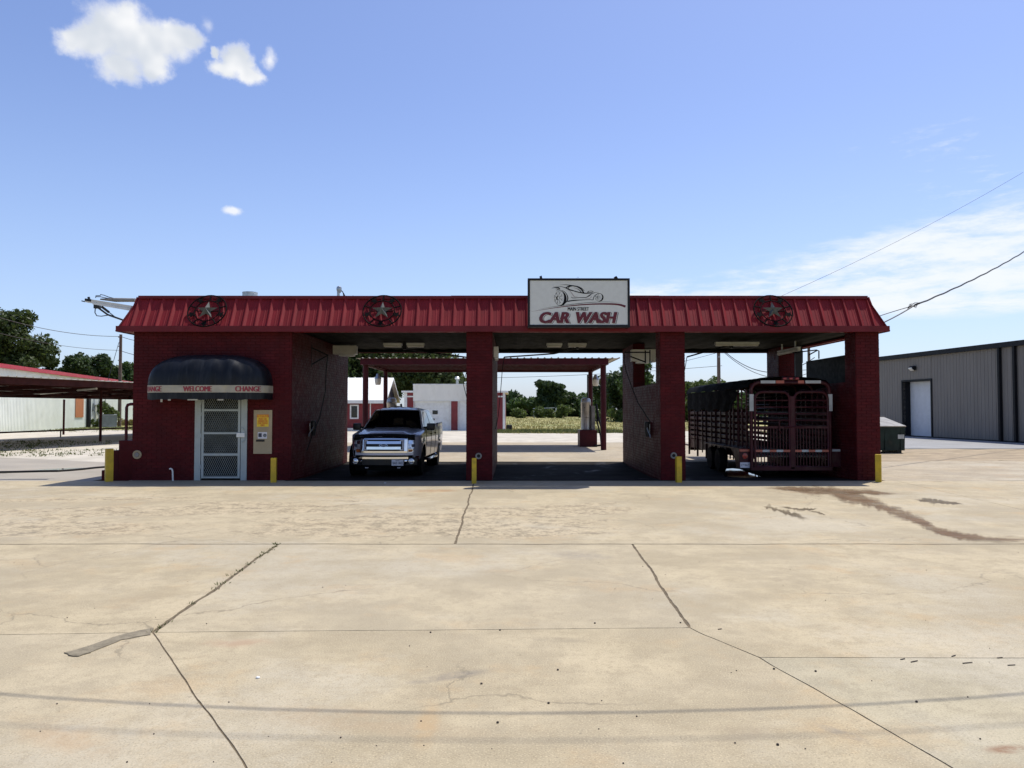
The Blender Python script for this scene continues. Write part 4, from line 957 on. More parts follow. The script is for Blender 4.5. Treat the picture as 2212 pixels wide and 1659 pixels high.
# things on the roof
p = AT(540, 632, 23.0); vt = thing('roof_vent', 'white round vent pipe on the roof above the office', 'roof vent', (p[0], 23.0, 4.70))
MB().lathe([(.22, 0), (.22, .62), (.225, .625), (.225, .66), (.205, .66), (.2, .3)], (0, 0, 0), 28).build('pipe', mGalv, vt, smooth=True)
MB().lathe([(.235, .0), (.23, .04), (.222, .04)], (0, 0, 0), 28).build('collar', mWhite, vt)
p = AT(731, 630, 23.5); wh = thing('service_mast', 'grey hooded service mast with loose wires on the roof above the pickup truck', 'service mast', (p[0], 23.5, 4.87))
MB().tube([(0, 0, -.17), (0, 0, .62)], .045, 10).build('mast', mGalv, wh, smooth=True)
MB().lathe([(.05, .55), (.075, .62), (.085, .68), (.07, .735), (.03, .76), (.002, .765)], (.02, 0, 0), 14).build('hood', mGalv, wh, smooth=True)
mb = MB()
for k in range(4): mb.tube([(.06, 0, .64), (.13 + .02 * k, -.02 * k, .60 - .03 * k), (.17 + .02 * k, -.03, .42), (.15 + .05 * k, 0, .28 - .02 * k), (.22 + .06 * k, 0, .32 + .04 * k), (.30 + .05 * k, .02, .38 + .05 * (k % 2)), (.40 + .02 * k, .05, .36 + .06 * (k % 3))], .008, 5)
mb.tube([(-.30, 0, .08), (0, 0, .22)], .006, 5); mb.build('cable', mWire, wh)
mb = MB()
for (x, z) in ((.06, .33), (.22, .33), (.29, .30), (.34, .17)): mb.tube([(x - .02, 0, z - .05), (x + .03, 0, z + .05)], .024, 7)
mb.build('insulator', mBlackPlastic, wh)
# light and wash boom standing out beyond the left end of the building
lf = thing('light_bar', 'white tube light on brackets jutting past the left roof corner', 'light fixture', (-11.2, 22.0, 4.6))
def LQ(zx, zy, Y=22.0):     # points read from an enlargement of the left roof corner
    x, y, z = AT((300 + zx / 5.53) / 1.8516, (1120 + zy / 5.53) / 1.8516, Y); return (x + 11.2, y - 22.0, z - 4.6)
MB().bar(LQ(260, 455), LQ(1260, 610), .16, .10).build('housing', mTube, lf)
MB().bar(Vector(LQ(430, 500)) - Vector((0, .075, .03)), Vector(LQ(1250, 640)) - Vector((0, .075, .03)), .05, .06).build('diffuser', mWhite, lf)
MB().bar(LQ(250, 440), LQ(390, 462), .17, .07).build('end_cap', mBlackPlastic, lf)
MB().bar(LQ(300, 375), LQ(310, 425), .05, .05).bar(LQ(150, 462), LQ(215, 478), .04, .03).build('clip', mBlackPlastic, lf)
MB().bbox(LQ(440, 0)[0], LQ(565, 0)[0], -.06, .06, LQ(0, 630)[2], LQ(0, 545)[2], .01).build('junction_box', mBlackPlastic, lf)
MB().tube([LQ(560, 425), LQ(900, 440), LQ(1330, 445)], [.02, .06, .055], 8).build('arm', mLid, lf, smooth=True)
MB().tube([LQ(455, 395), LQ(462, 345), LQ(560, 345), LQ(562, 320), LQ(640, 335), LQ(740, 375), LQ(860, 405), LQ(1330, 415)], .012, 6).tube([LQ(462, 368), LQ(560, 370), LQ(700, 400), LQ(860, 410)], .012, 6).tube([LQ(447, 630), LQ(440, 720), LQ(480, 790), LQ(580, 800), LQ(720, 780)], .014, 6).build('cable', mWire, lf, smooth=True)
MB().tube([LQ(520, 620), LQ(720, 765), LQ(860, 815), LQ(1060, 885), LQ(1230, 950)], .026, 8).build('brace', mWire, lf, smooth=True)
MB().tube([LQ(590, 590), LQ(750, 712)], .035, 8).tube([LQ(750, 712), LQ(890, 820)], .014, 6).build('strut', mWire, lf, smooth=True)

# bollards
def bollard(u, v, w_, h, rz, lab):
    x, y = G(u, v); b_ = thing('bollard', lab, 'bollard', (x, y, 0), rz, 'yellow bollards before the building')
    MB().bbox(-w_ / 2, w_ / 2, -w_ / 2, w_ / 2, -.04, h, .008).build('post', mYellow, b_)
bollard(235, 1040, .175, .84, math.radians(38), 'tall square yellow bollard at the brick steps on left end')
bollard(591, 1042, .135, .62, math.radians(8), 'yellow bollard between the cream panel and the pickup truck bay')
bollard(1024, 1044, .115, .63, math.radians(5), 'yellow bollard at the pier right of the pickup truck')
bollard(1466, 1042, .135, .655, math.radians(6), 'yellow bollard at the pier left of the stock trailer')
bollard(1898, 1041, .14, .70, math.radians(-30), 'yellow bollard at right end pier before the green dumpster')
# brick steps with a pipe rail at the left end
stp = thing('brick_steps', 'dark red steep brick steps against left end of building', 'steps', (-10.3, 20.75, 0))
for k, (x0, z) in enumerate([(-10.76, .25), (-10.64, .52), (-10.49, .77), (-10.32, 1.03)]):
    x1 = [-10.64, -10.49, -10.32, -9.915][k]
    part(MB().bbox(x0, x1 - .001, 20.22, 21.3, -.05, z, .008), 'step', mBrick, stp)
part(MB().tube([(-10.19, 20.34, 1.02), (-10.19, 20.34, 1.90), (-10.16, 20.34, 1.965), (-10.08, 20.34, 1.985), (-9.93, 20.34, 1.985)], .04, 8), 'handrail', mRedSteel, stp, smooth=True)

# ceiling lights, wall lights and wash booms in the bays
def ceil_light(x0, x1, y, z, lab):
    c_ = thing('ceiling_light', lab, 'ceiling light', ((x0 + x1) / 2, y, z), 0, 'tube lights under the bay ceiling'); h = (x1 - x0) / 2
    MB().bbox(-h, h, -.10, .10, -.02, .05, .012).build('housing', mWhite, c_)
    MB().bbox(-h + .02, h - .02, -.085, .085, -.075, -.021, .02).build('diffuser', mTube, c_)
ceil_light(-4.02, -3.44, 24.0, 3.865, 'left white tube light under the ceiling above the pickup truck')
ceil_light(-3.29, -2.73, 24.0, 3.865, 'right white tube light under the ceiling above the pickup truck')
ceil_light(1.08, 1.57, 24.0, 3.865, 'left white tube light under the ceiling of the empty middle bay')
ceil_light(1.75, 2.33, 24.0, 3.865, 'right white tube light under the ceiling of the empty middle bay')
ceil_light(6.25, 7.58, 23.6, 3.865, 'long white tube light under the ceiling above the stock trailer')
tl = thing('ceiling_light', 'white tube light running along the right side above the stock trailer', 'ceiling light', (8.72, 24.2, 3.66), 0, 'tube lights under the bay ceiling')
MB().tube([(0, -.9, .0), (0, .9, 0)], .055, 10).build('diffuser', mTube, tl, smooth=True); MB().box(-.06, .06, -.88, .88, .045, .09).build('housing', mWhite, tl); MB().box(-.02, .02, -.6, -.56, .09, .29).box(-.02, .02, .56, .6, .09, .29).build('hanger', mGalv, tl)
def wall_box(x0, x1, y0, y1, z0, z1, lab):
    c_ = thing('wall_light_box', lab, 'light box', ((x0 + x1) / 2, (y0 + y1) / 2, z0), 0, 'white light boxes high in the bays'); hx, hy = (x1 - x0) / 2, (y1 - y0) / 2
    MB().bbox(-hx, hx, -hy, hy, 0, z1 - z0, .012).build('box', mTube, c_)
    MB().bbox(-hx * .5, hx * .8, -hy * .8, hy * .8, -.06, -.001, .01).build('lens', mWhite, c_)
    MB().box(-hx * .9, -hx * .5, hy + .001, hy + .03, .03, .22).build('bracket', mBlackMetal, c_)
wall_box(-5.76, -5.02, 24.65, 25.0, 3.62, 3.90, 'white light box high on the wall left of the pickup truck')
wall_box(-.515, -.38, 21.4, 22.0, 3.30, 3.60, 'white light box on the wall at left of the middle bay')
wall_box(3.62, 4.22, 23.2, 23.5, 3.30, 3.66, 'white light box above the low wall between middle bay and trailer')
wall_box(4.29, 4.45, 23.6, 23.95, 3.36, 3.70, 'small grey light box facing the stock trailer above the low wall')
# wash boom: pivot on the ceiling, arm, hose
def boom(name_lab, piv, elbow, tip, hose):
    b_ = thing('wash_boom', name_lab, 'wash boom', piv, 0, 'overhead wash booms'); P = Vector(piv); l = lambda p: Vector(p) - P
    MB().tube([(0, 0, ZC - piv[2] - .001), (0, 0, -.05)], .05, 10).build('pivot', mBlackMetal, b_, smooth=True)
    MB().tube([(0, 0, -.02), l(elbow), l(tip)], .022, 8).build('arm', mBlackMetal, b_, smooth=True)
    e = l(elbow); d = (l(tip) - e); MB().tube([Vector((-.12, 0, .0)), e + d * .12], .014, 6).build('spring', mBlackMetal, b_)
    MB().tube([l(p) for p in hose], .012, 6).build('hose', mBlack, b_, smooth=True)
boom('black wash boom with hose reaching left in the empty middle bay', (2.05, 24.0, 3.78), AT(1197, 764, 24.0), AT(1089, 771.5, 24.0), [AT(1089, 771.5, 24.0), AT(1085, 800, 23.9), AT(1081, 850, 23.6), AT(1076, 900, 23.3), (-.5, 23.2, 1.25)])
boom('black wash boom above the rear of the stock trailer', (6.75, 23.6, 3.78), AT(1573, 746, 23.6), AT(1484, 771, 23.6), [AT(1484, 771, 23.6), AT(1479, 800, 23.5), (4.62, 23.4, 2.2), (4.56, 23.2, 1.2)])
boom('black wash boom above the pickup truck', (-3.36, 24.0, 3.76), (-2.6, 24.2, 3.64), (-1.35, 24.6, 3.50), [(-1.35, 24.6, 3.50), AT(1001, 830, 24.4), (-1.30, 24.2, 1.7), (-1.25, 24.0, 1.3)])
def frame_arm(name, lab, pts, r, m=mBlackMetal, cat='bracket'):
    mb = MB()
    for pl in pts: mb.tube(pl, r, 6)
    return tag(mb.build(name, m), lab, cat)
frame_arm('hose_bracket', 'black triangular hose bracket high on wall left of the pickup truck', [[(-5.76, 22.0, 3.62), (-5.35, 22.3, 3.42)], [(-5.35, 22.3, 3.42), (-5.76, 22.1, 3.14)], [(-5.76, 22.05, 3.70), (-5.76, 22.05, 3.06)]], .02)
tag(MB().tube([(-5.35, 22.3, 3.40), (-5.42, 22.4, 3.0), (-5.46, 22.5, 2.4), (-5.55, 22.2, 1.6), (-5.66, 21.8, 1.1), (-5.72, 21.5, .7)], .014, 6).build('wash_hose', mBlack, smooth=True), 'black hose hanging down the wall left of the pickup truck', 'hose')
frame_arm('hose_bracket', 'black hose bracket above low wall right of the middle bay', [[AT(1349, 761, 22.6), AT(1405, 761, 22.6)], [AT(1362, 770, 22.6), AT(1394, 782, 22.6)], [AT(1394, 757, 22.6), AT(1394, 784, 22.6)], [AT(1404, 756, 22.6), AT(1404, 783, 22.6)]], .022)
tag(MB().tube([AT(1349, 761, 22.6), AT(1348, 780, 22.6), AT(1352, 800, 22.4), AT(1363, 832, 22.0), AT(1378, 870, 21.6), AT(1405, 912, 21.2)], .013, 6).build('wash_hose', mBlack, smooth=True), 'black hose slanting down the low wall right of the middle bay', 'hose')
frame_arm('hose_bracket', 'black hose frame on a post above right end wall', [[AT(1712, 762, 23.2), AT(1764, 756, 23.2), AT(1769, 758, 23.2), AT(1769, 775, 23.2)], [AT(1747, 767, 23.2), AT(1765, 757, 23.2)], [AT(1733, 757, 23.2), AT(1733, 784, 23.2)]], .02)
def wand(x, y, z, sx, lab):
    w_ = thing('wand_holder', lab, 'wand holder', (x, y, z), 0, 'wand holders on the bay walls')
    MB().lathe([(.055, -.22), (.075, -.1), (.08, .18), (.06, .2)], (sx * .09, 0, 0), 12).build('holder', mBlackPlastic, w_, smooth=True)
    MB().tube([(sx * .10, -.02, .04), (sx * .12, -.30, -.05), (sx * .13, -.62, -.15), (sx * .13, -.66, -.22)], .016, 7).build('wand', mGalv, w_, smooth=True)
    MB().tube([(sx * .10, -.40, -.08), (sx * .10, -.43, .06), (sx * .10, -.43, .14)], .008, 6).build('hook', mGalv, w_)
wand(-5.764, 22.0, 1.32, 1, 'wash wand in its holder on the wall left of the pickup truck')
wand(3.889, 21.6, 1.30, -1, 'wash wand in its holder on the low wall right of the middle bay')

# ================================================================== pickup truck
TX, TY, TZ = -3.61, 21.68, -.07
tk = thing('pickup_truck', 'silver crew cab pickup truck with black tinted windshield in the left bay', 'pickup truck', (TX, TY, TZ), math.radians(-1.6))
def lerp(tab, x):
    if x <= tab[0][0]: return tab[0][1]
    for (a, va), (b_, vb) in zip(tab, tab[1:]):
        if x <= b_:
            t_ = (x - a) / (b_ - a); t_ = t_ * t_ * (3 - 2 * t_) if False else t_; return va + (vb - va) * t_
    return tab[-1][1]
TOPZ = [(0, 1.13), (.25, 1.17), (.8, 1.23), (1.4, 1.30), (1.7, 1.335), (4.35, 1.36), (4.42, 1.36), (4.5, 1.42), (5.85, 1.44)]
WA, WB, WR = .98, 4.66, .50
def xs(y, z):
    f = (z - .45) / .9; base = .945 + .055 * math.sin(min(1, max(0, f)) * math.pi * .72) - .02 * max(0, f - .6)
    if y < .6: base -= .155 * ((.6 - y) / .6) ** 2.2
    if y > 5.4: base -= .03 * ((y - 5.4) / .45) ** 2
    for wy in (WA, WB):
        d = math.hypot(y - wy, z - .42)
        base += .022 * max(0, 1 - abs(d - .53) / .12) if d > .45 else 0
    return base
def zb(y):
    v = .50
    for wy in (WA, WB):
        if abs(y - wy) < WR: v = max(v, .42 + math.sqrt(WR * WR - (y - wy) ** 2))
    return v
ysamp = sorted(set([round(.06 + 5.79 * i / 70, 4) for i in range(71)] + [round(w_ + WR * math.cos(math.pi * k / 14), 4) for w_ in (WA, WB) for k in range(15)]))
for sgn, nm in ((-1, 'body_side'), (1, 'body_side')):
    mb = MB(); NZ = 12
    vs = []
    for y in ysamp:
        a, b_ = zb(y), lerp(TOPZ, y)
        for k in range(NZ):
            z = a + (b_ - a) * k / (NZ - 1); vs.append((sgn * xs(y, z), y, z))
    k2 = len(ysamp)
    mb.add(vs, [(i * NZ + j, i * NZ + j + 1, (i + 1) * NZ + j + 1, (i + 1) * NZ + j) for i in range(k2 - 1) for j in range(NZ - 1)])
    mb.build(nm, mPaint, tk, smooth=True)
    # seams and handles
    sm = MB()
    for y in (1.50, 2.62, 3.62, 4.40):
        P = [(sgn * (xs(y, z) + .002), y, z) for z in [zb(y) + .02 + (lerp(TOPZ, y) - zb(y) - .04) * i / 8 for i in range(9)]]
        sm.tube(P, .006, 4)
    sm.build('door_seam', mBlackPlastic, tk)
    for y in (2.42, 3.48):
        MB().tube([(sgn * xs(y, 1.16), y - .13, 1.16), (sgn * (xs(y, 1.16) + .045), y - .08, 1.165), (sgn * (xs(y, 1.16) + .045), y + .08, 1.165), (sgn * xs(y, 1.16), y + .13, 1.16)], .014, 6).build('door_handle', mBlackPlastic, tk, smooth=True)
    MB().tube([(sgn * .86, 1.65, .50), (sgn * .98, 1.8, .40), (sgn * 1.0, 3.85, .40), (sgn * .86, 4.0, .50)], .045, 8).build('running_board', mChrome, tk, smooth=True)
    mb = MB(); mb.tube([(sgn * .90, 1.62, 1.36), (sgn * 1.02, 1.58, 1.38)], .035, 6)
    mb.build('mirror_arm', mBlackPlastic, tk)
    mi = MB().bbox(min(sgn * 1.0, sgn * 1.24), max(sgn * 1.0, sgn * 1.24), 1.52, 1.66, 1.29, 1.50, .035).build('mirror', mBlackPlastic, tk, smooth=True)
    MB().box(min(sgn * 1.02, sgn * 1.22), max(sgn * 1.02, sgn * 1.22), 1.661, 1.664, 1.32, 1.47).build('mirror_glass', mChrome, mi)
    for wy in (WA, WB):
        wl = MB().lathe([(.26, -.12), (.36, -.13), (.395, -.09), (.40, 0), (.395, .09), (.36, .13), (.26, .12)], (sgn * .83, wy, .40), 28, 'x').build('wheel', mTyre, tk, smooth=True)
        MB().lathe([(.06, sgn * .09), (.20, sgn * .06), (.262, sgn * .11), (.262, sgn * .05), (.05, sgn * .0)], (sgn * .83, wy, .40), 24, 'x').build('rim', mChrome, wl, smooth=True)
        MB().lathe([(.49, -.24), (.50, .05), (.49, .05), (.48, -.24)], (sgn * .86, wy, .44), 22, 'x').build('wheel_well', mUnder, tk)
# hood with a raised centre
def hood(u, v):
    y = .10 + 1.34 * v; zt = lerp(TOPZ, y); hw = xs(y, zt); s_ = 2 * u - 1
    crown = .075 * (1 - abs(s_) ** 2.6); blg = .022 * max(0, min(1, (.56 - abs(s_)) / .06)) * min(1, v * 3); rid = .016 * math.exp(-((abs(s_) - .80) / .05) ** 2)
    drop = -.05 * (1 - v) ** 4
    return (s_ * hw, y - .06 * (1 - s_ * s_) * (1 - v), zt + crown + blg + rid + drop)
MB().grid(hood, 41, 16).build('hood', mPaint, tk, smooth=True)
def front_y(x): return .0 + .20 * (abs(x) / .95) ** 2.6
def lean(z): return .42 * max(0, z - .74) ** 2
def face(mb, poly, d0, d1, mi=0):     # polygon given in (x, z), laid on the curved nose
    return mb.prism(poly, lambda x, z, h: (x, front_y(x) + lean(z) + h, z), d0, d1, mi)
def face_rect(mb, x0, x1, z0, z1, d0, d1, mi=0, n=8):
    poly = [(x0 + (x1 - x0) * i / n, z0) for i in range(n + 1)] + [(x1 - (x1 - x0) * i / n, z1) for i in range(n + 1)]
    vs0 = [(x, front_y(x) + lean(z) + d0, z) for x, z in poly]; vs1 = [(x, front_y(x) + lean(z) + d1, z) for x, z in poly]; k = len(poly); h = n + 1
    fs = [(i, i + 1, k - 2 - i, k - 1 - i) for i in range(n)]
    mb.add(vs0 + vs1, fs + [tuple(j + k for j in f) for f in fs] + [(i, (i + 1) % k, (i + 1) % k + k, i + k) for i in range(k)], mi); return mb
MB().grid(lambda u, v: ((2 * u - 1) * .845, front_y((2 * u - 1) * .845) + .022 + lean(.60 + .52 * v), .60 + .52 * v), 25, 8).build('nose', mPaint, tk, smooth=True)
face_rect(MB(), -.83, .83, .625, .695, -.03, .02, n=16).build('nose_band', mPaint, tk, smooth=True)
gl = MB(); face_rect(gl, -.665, .665, 1.065, 1.145, -.05, .01, n=14); face_rect(gl, -.665, .665, .695, .745, -.05, .01, n=14); face_rect(gl, -.665, -.575, .745, 1.065, -.05, .01); face_rect(gl, .575, .665, .745, 1.065, -.05, .01)
gp = gl.build('grille', mChrome, tk)
face_rect(MB(), -.575, .575, .745, 1.065, -.008, .0, n=12).build('grille_mesh', mBlackPlastic, gp)
face_rect(MB(), -.485, .485, .945, 1.02, -.045, -.012, n=12).build('grille_bar', mChrome, gp); face_rect(MB(), -.485, .485, .79, .865, -.045, -.012, n=12).build('grille_bar', mChrome, gp)
for s_ in (-1, 1):
    mb = MB()
    a, b_ = sorted((s_ * .555, s_ * .525)); face_rect(mb, a, b_, .765, 1.045, -.04, -.012, n=3)
    a, b_ = sorted((s_ * .525, s_ * .455)); face_rect(mb, a, b_, 1.02, 1.045, -.04, -.012, n=3); face_rect(mb, a, b_, .765, .79, -.04, -.012, n=3)
    mb.build('grille_bracket', mSticker, gp)
mb = MB()
for i in range(26):
    x = -.47 + .94 * i / 25
    for (z0, z1) in ((1.022, 1.062), (.868, .942), (.75, .787)): mb.bar((x, front_y(x) + lean(z0) - .012, z0), (x, front_y(x) + lean(z1) - .012, z1), .008, .008)
mb.build('grille_slat', mBlackPlastic, gp)
eb = MB(); ov = [(.115 * math.cos(i * math.pi / 14), .905 + .048 * math.sin(i * math.pi / 14)) for i in range(28)]
face(eb, ov, -.062, -.046, 0); face(eb, [(x * .92, .905 + (z - .905) * .88) for x, z in ov], -.064, -.0625, 1); eb.build('emblem', [mChrome, mat('emblem_blue', (.012, .02, .05), .2)], gp)
lt = MB(); vs, fs = text_mb('Ford', 1, .35, .0); mx_ = max(v[0] for v in vs) - min(v[0] for v in vs); mnx = min(v[0] for v in vs)
lt.add([((v[0] - mnx) / mx_ * .14 - .07, -.055, .882 + v[1] * .062) for v in vs], fs); lt.build('emblem_lettering', mSticker, gp, fix=False)
for s_ in (-1, 1):     # headlights
    X = lambda *l: [(s_ * a, b_) for a, b_ in l]
    hl = face(MB(), X((.675, .80), (.80, .80), (.83, .745), (.86, .765), (.885, .80), (.895, 1.03), (.675, 1.05)), -.02, .04).build('headlight', mLamp, tk)
    face(MB(), X((.685, .945), (.78, .94), (.80, 1.03), (.685, 1.038)), -.028, -.0205).build('reflector', mChrome, hl)
    face(MB(), X((.78, .85), (.86, .86), (.865, .94), (.78, .93)), -.026, -.0205).build('bulb_housing', mInkDark, hl)
    face(MB(), X((.872, .81), (.893, .82), (.9, 1.02), (.876, 1.02)), -.028, -.0205).build('side_marker', mRedLens, hl)
    al = face(MB(), X((.675, .70), (.79, .70), (.825, .742), (.797, .793), (.675, .793)), -.02, .04).build('turn_signal', mChrome, tk)
    face(MB(), X((.69, .712), (.783, .712), (.81, .742), (.787, .783), (.69, .783)), -.027, -.0205).build('amber_lens', mAmber, al)
# dark deflector along the hood edge
def defl(u, v):
    s_ = 2 * u - 1; x = s_ * .86; return (x, front_y(x) * .95 - .075 + .10 * v, 1.125 + .075 * v + .03 * (1 - s_ * s_) - .05 * max(0, abs(s_) - .8) * 3 * (1 - v))
MB().grid(defl, 33, 5).build('bug_deflector', mBlackPlastic, tk, smooth=True)
for s_ in (-1, 1): face(MB(), [(s_ * .675, 1.052), (s_ * .885, 1.035), (s_ * .87, 1.15), (s_ * .675, 1.16)], -.025, .02).build('deflector_wing', mBlackPlastic, tk)
# bumper: chrome bar bent round the nose
def bump(u, v):
    s_ = 2 * u - 1; x = s_ * .97; y = front_y(x * .98) - .12 + .05 * abs(s_) ** 6; a = v * math.pi * 1.0
    return (x, y + .09 * (1 - math.sin(a)) - .0, .595 - .27 * v + 0)
MB().grid(bump, 33, 11).build('bumper', mChrome, tk, smooth=True)
for s_ in (-1, 1): face(MB(), [(s_ * .62, .35), (s_ * .93, .36), (s_ * .95, .56), (s_ * .72, .57)], -.145, -.05).build('bumper_end', mBlackPlastic, tk)
face_rect(MB(), -.80, .80, .585, .625, -.06, .03, n=12).build('bumper_gap', mUnder, tk)
face_rect(MB(), -.60, .60, .36, .525, -.135, -.05, n=10).build('bumper_valance', mBlackPlastic, tk)
face_rect(MB(), -.70, .70, .529, .583, -.142, -.05, n=12).build('bumper_strip', mChrome, tk)
face_rect(MB(), -.84, .84, .20, .345, -.03, .03, n=12).build('air_dam', mUnder, tk)
for s_ in (-1, 1):
    fg = MB().lathe([(.078, .0), (.082, -.02), (.066, -.025), (.064, -.01)], (s_ * .79, front_y(.79) - .148, .455), 18, 'y').build('fog_lamp', mChrome, tk, smooth=True)
    MB().lathe([(.062, -.012), (.04, -.02), (.001, -.022)], (s_ * .79, front_y(.79) - .148, .455), 16, 'y').build('fog_lens', mLamp, fg, smooth=True)
    MB().tube([(s_ * .45 - .035, -.10, .29), (s_ * .45 - .035, -.15, .285), (s_ * .45 + .035, -.15, .285), (s_ * .45 + .035, -.10, .29)], .011, 6).build('tow_hook', mSticker, tk)
pl = MB().bbox(.255, .585, -.162, -.150, .345, .515, .006).build('number_plate', mSticker, tk)
lt = MB(); fit_text('BAB·1443', .285, .560, .385, .455, lambda x, z: (x, -.1655, z), lt, offset=.01); fit_text('TEXAS', .36, .48, .473, .500, lambda x, z: (x, -.1655, z), lt, offset=.01); lt.build('plate_lettering', mInkDark, pl, fix=False)
# cab
RO = [(-.70, 2.22, 1.90), (.70, 2.22, 1.90), (.70, 4.10, 1.90), (-.70, 4.10, 1.90)]; LO = [(-.915, 1.42, 1.325), (.915, 1.42, 1.325), (.925, 4.42, 1.36), (-.925, 4.42, 1.36)]
mb = MB(); NN = 12
def hullpt(side, u, v):
    a = Vector(LO[side]); b_ = Vector(LO[(side + 1) % 4]); c_ = Vector(RO[side]); d = Vector(RO[(side + 1) % 4])
    p = (a + (b_ - a) * u) * (1 - v) + (c_ + (d - c_) * u) * v
    bow = {0: Vector((0, -.14, .02)), 1: Vector((.03, 0, 0)), 2: Vector((0, .05, 0)), 3: Vector((-.03, 0, 0))}[side]
    return p + bow * (4 * u * (1 - u)) * (1 if side in (0, 2) else 4 * v * (1 - v) * .8)
for s_ in range(4): mb.grid(lambda u, v, s_=s_: hullpt(s_, u, v), NN, 8)
mb.build('cab', mPaint, tk, smooth=True)
def roof(u, v):
    s_ = 2 * u - 1; e = max(abs(s_), abs(2 * v - 1)); y0 = 2.22 - .14 * (1 - s_ * s_) * (1 - v); y = y0 + (4.10 - y0) * v
    return (s_ * .70, y + .05 * (1 - s_ * s_) * v, 1.90 + .02 * (1 - s_ * s_) * (1 - v) + .075 * (1 - abs(s_) ** 3) * (1 - abs(2 * v - 1) ** 3.5) + .008 * math.cos(s_ * 18) * (1 - e ** 4))
MB().grid(roof, 41, 14).build('roof', mPaint, tk, smooth=True)
def pane(name, side, u0, u1, v0, v1, off, skew=0., skew1=0.):
    n_ = {0: Vector((0, -.62, .78)), 1: Vector((.94, 0, .34)), 2: Vector((0, .9, .3)), 3: Vector((-.94, 0, .34))}[side] * off
    mb = MB().grid(lambda u, v: tuple(Vector(hullpt(side, u0 + (u1 - u0) * u + skew * v * (1 - u) + skew1 * v * u, v0 + (v1 - v0) * v)) + n_), 12, 6)
    return mb.build(name, mWindshield, tk, smooth=True)
pane('windshield', 0, .03, .97, .02, .94, .010)
pane('rear_window', 2, .1, .9, .2, .9, .008)
pane('side_window', 1, .075, .46, .10, .88, .007, .10, 0); pane('side_window', 1, .50, .85, .10, .88, .007, 0, -.03)
pane('side_window', 3, .15, .50, .10, .88, .007, .03, 0); pane('side_window', 3, .54, .925, .10, .88, .007, 0, -.10)
MB().tube([(-.86, 1.40, 1.35), (0, 1.27, 1.372), (.86, 1.40, 1.35)], .022, 6).build('cowl', mBlackPlastic, tk)
wp = MB()
for a in (-.55, .15): wp.tube([(a, 1.36, 1.385), (a + .25, 1.50, 1.47), (a + .5, 1.50, 1.475)], .008, 5)
wp.build('wiper', mBlackPlastic, tk)
MB().box(-.90, .90, 4.45, 5.84, .75, .80).box(-.905, .905, 5.80, 5.85, .62, 1.42).box(-.92, .92, 4.42, 4.47, .6, 1.40).build('bed', mPaint, tk)
MB().tube([(-.93, 4.52, 1.43), (-.93, 5.83, 1.445)], .03, 6).tube([(.93, 4.52, 1.43), (.93, 5.83, 1.445)], .03, 6).build('bed_rail', mBlackPlastic, tk)
MB().bbox(-.8, .8, 5.86, 6.0, .48, .66, .03).build('rear_bumper', mChrome, tk)
MB().box(-.76, .76, .2, 5.7, .30, .72).build('underbody', mUnder, tk)
for s_ in (-1, 1): MB().bbox(min(s_ * .90, s_ * .955), max(s_ * .90, s_ * .955), 5.72, 5.87, .95, 1.36, .015).build('tail_light', mRedLens, tk)
tb = thing('tool_box', 'black tool box standing in the bed of the pickup truck', 'tool box', (TX + .62, TY + 4.75, TZ + .80))
MB().bbox(-.30, .30, -.22, .22, 0, .74, .02).build('box', mBlackPlastic, tb); MB().bbox(-.32, .32, -.24, .24, .741, .80, .015).build('lid', mBlackPlastic, tb)

# ================================================================== stock trailer
RX, RY, RZ = 7.60, 21.0, -.05
tl = thing('stock_trailer', 'maroon slatted stock trailer with two rear gates and black tarp roof', 'trailer', (RX, RY, RZ))
HW, LEN, ZT, ZFL = 1.03, 7.4, 2.63, .64
mb = MB(); arc = lambda cx, cz, r, a0, a1, n=8: [(cx + r * math.cos(a0 + (a1 - a0) * i / n), cz + r * math.sin(a0 + (a1 - a0) * i / n)) for i in range(n + 1)]
hoop = [(-HW - .04, .25)] + arc(-HW + .18, ZT - .22, .22, math.pi, math.pi / 2) + arc(HW - .18, ZT - .22, .22, math.pi / 2, 0) + [(HW + .04, .25)]
MB().tube([(x, .0, z) for x, z in hoop], .05, 10).build('rear_frame', mTrailer, tl, smooth=True)
for y in (1.22, 2.44, 3.66, 4.88, 6.1, 7.38): MB().tube([(x, y, z) for x, z in hoop], .035, 8).build('hoop', mTrailer, tl, smooth=True)
tp = MB()
for (x0, x1, mi) in ((-.82, -.42, 0), (-.40, -.18, 1), (.20, .36, 1), (.40, .82, 0)): tp.box(x0, x1, -.058, -.02, ZT - .025, ZT + .054, mi)
for s_ in (-1, 1): tp.box(min(s_ * (HW - .01), s_ * (HW + .098)), max(s_ * (HW - .01), s_ * (HW + .098)), -.057, -.02, ZT - .78, ZT - .32, 0)
tp.build('reflective_tape', [mTapeW, mTapeR], tl)
lbx = MB().bbox(-.24, .24, -.06, .06, ZT + .055, ZT + .15, .02).build('light_bar', mTrailer, tl)
for x in (-.17, 0, .17): MB().bbox(x - .045, x + .045, -.085, -.0605, ZT + .08, ZT + .13, .01).build('lamp', mRedLens, lbx)
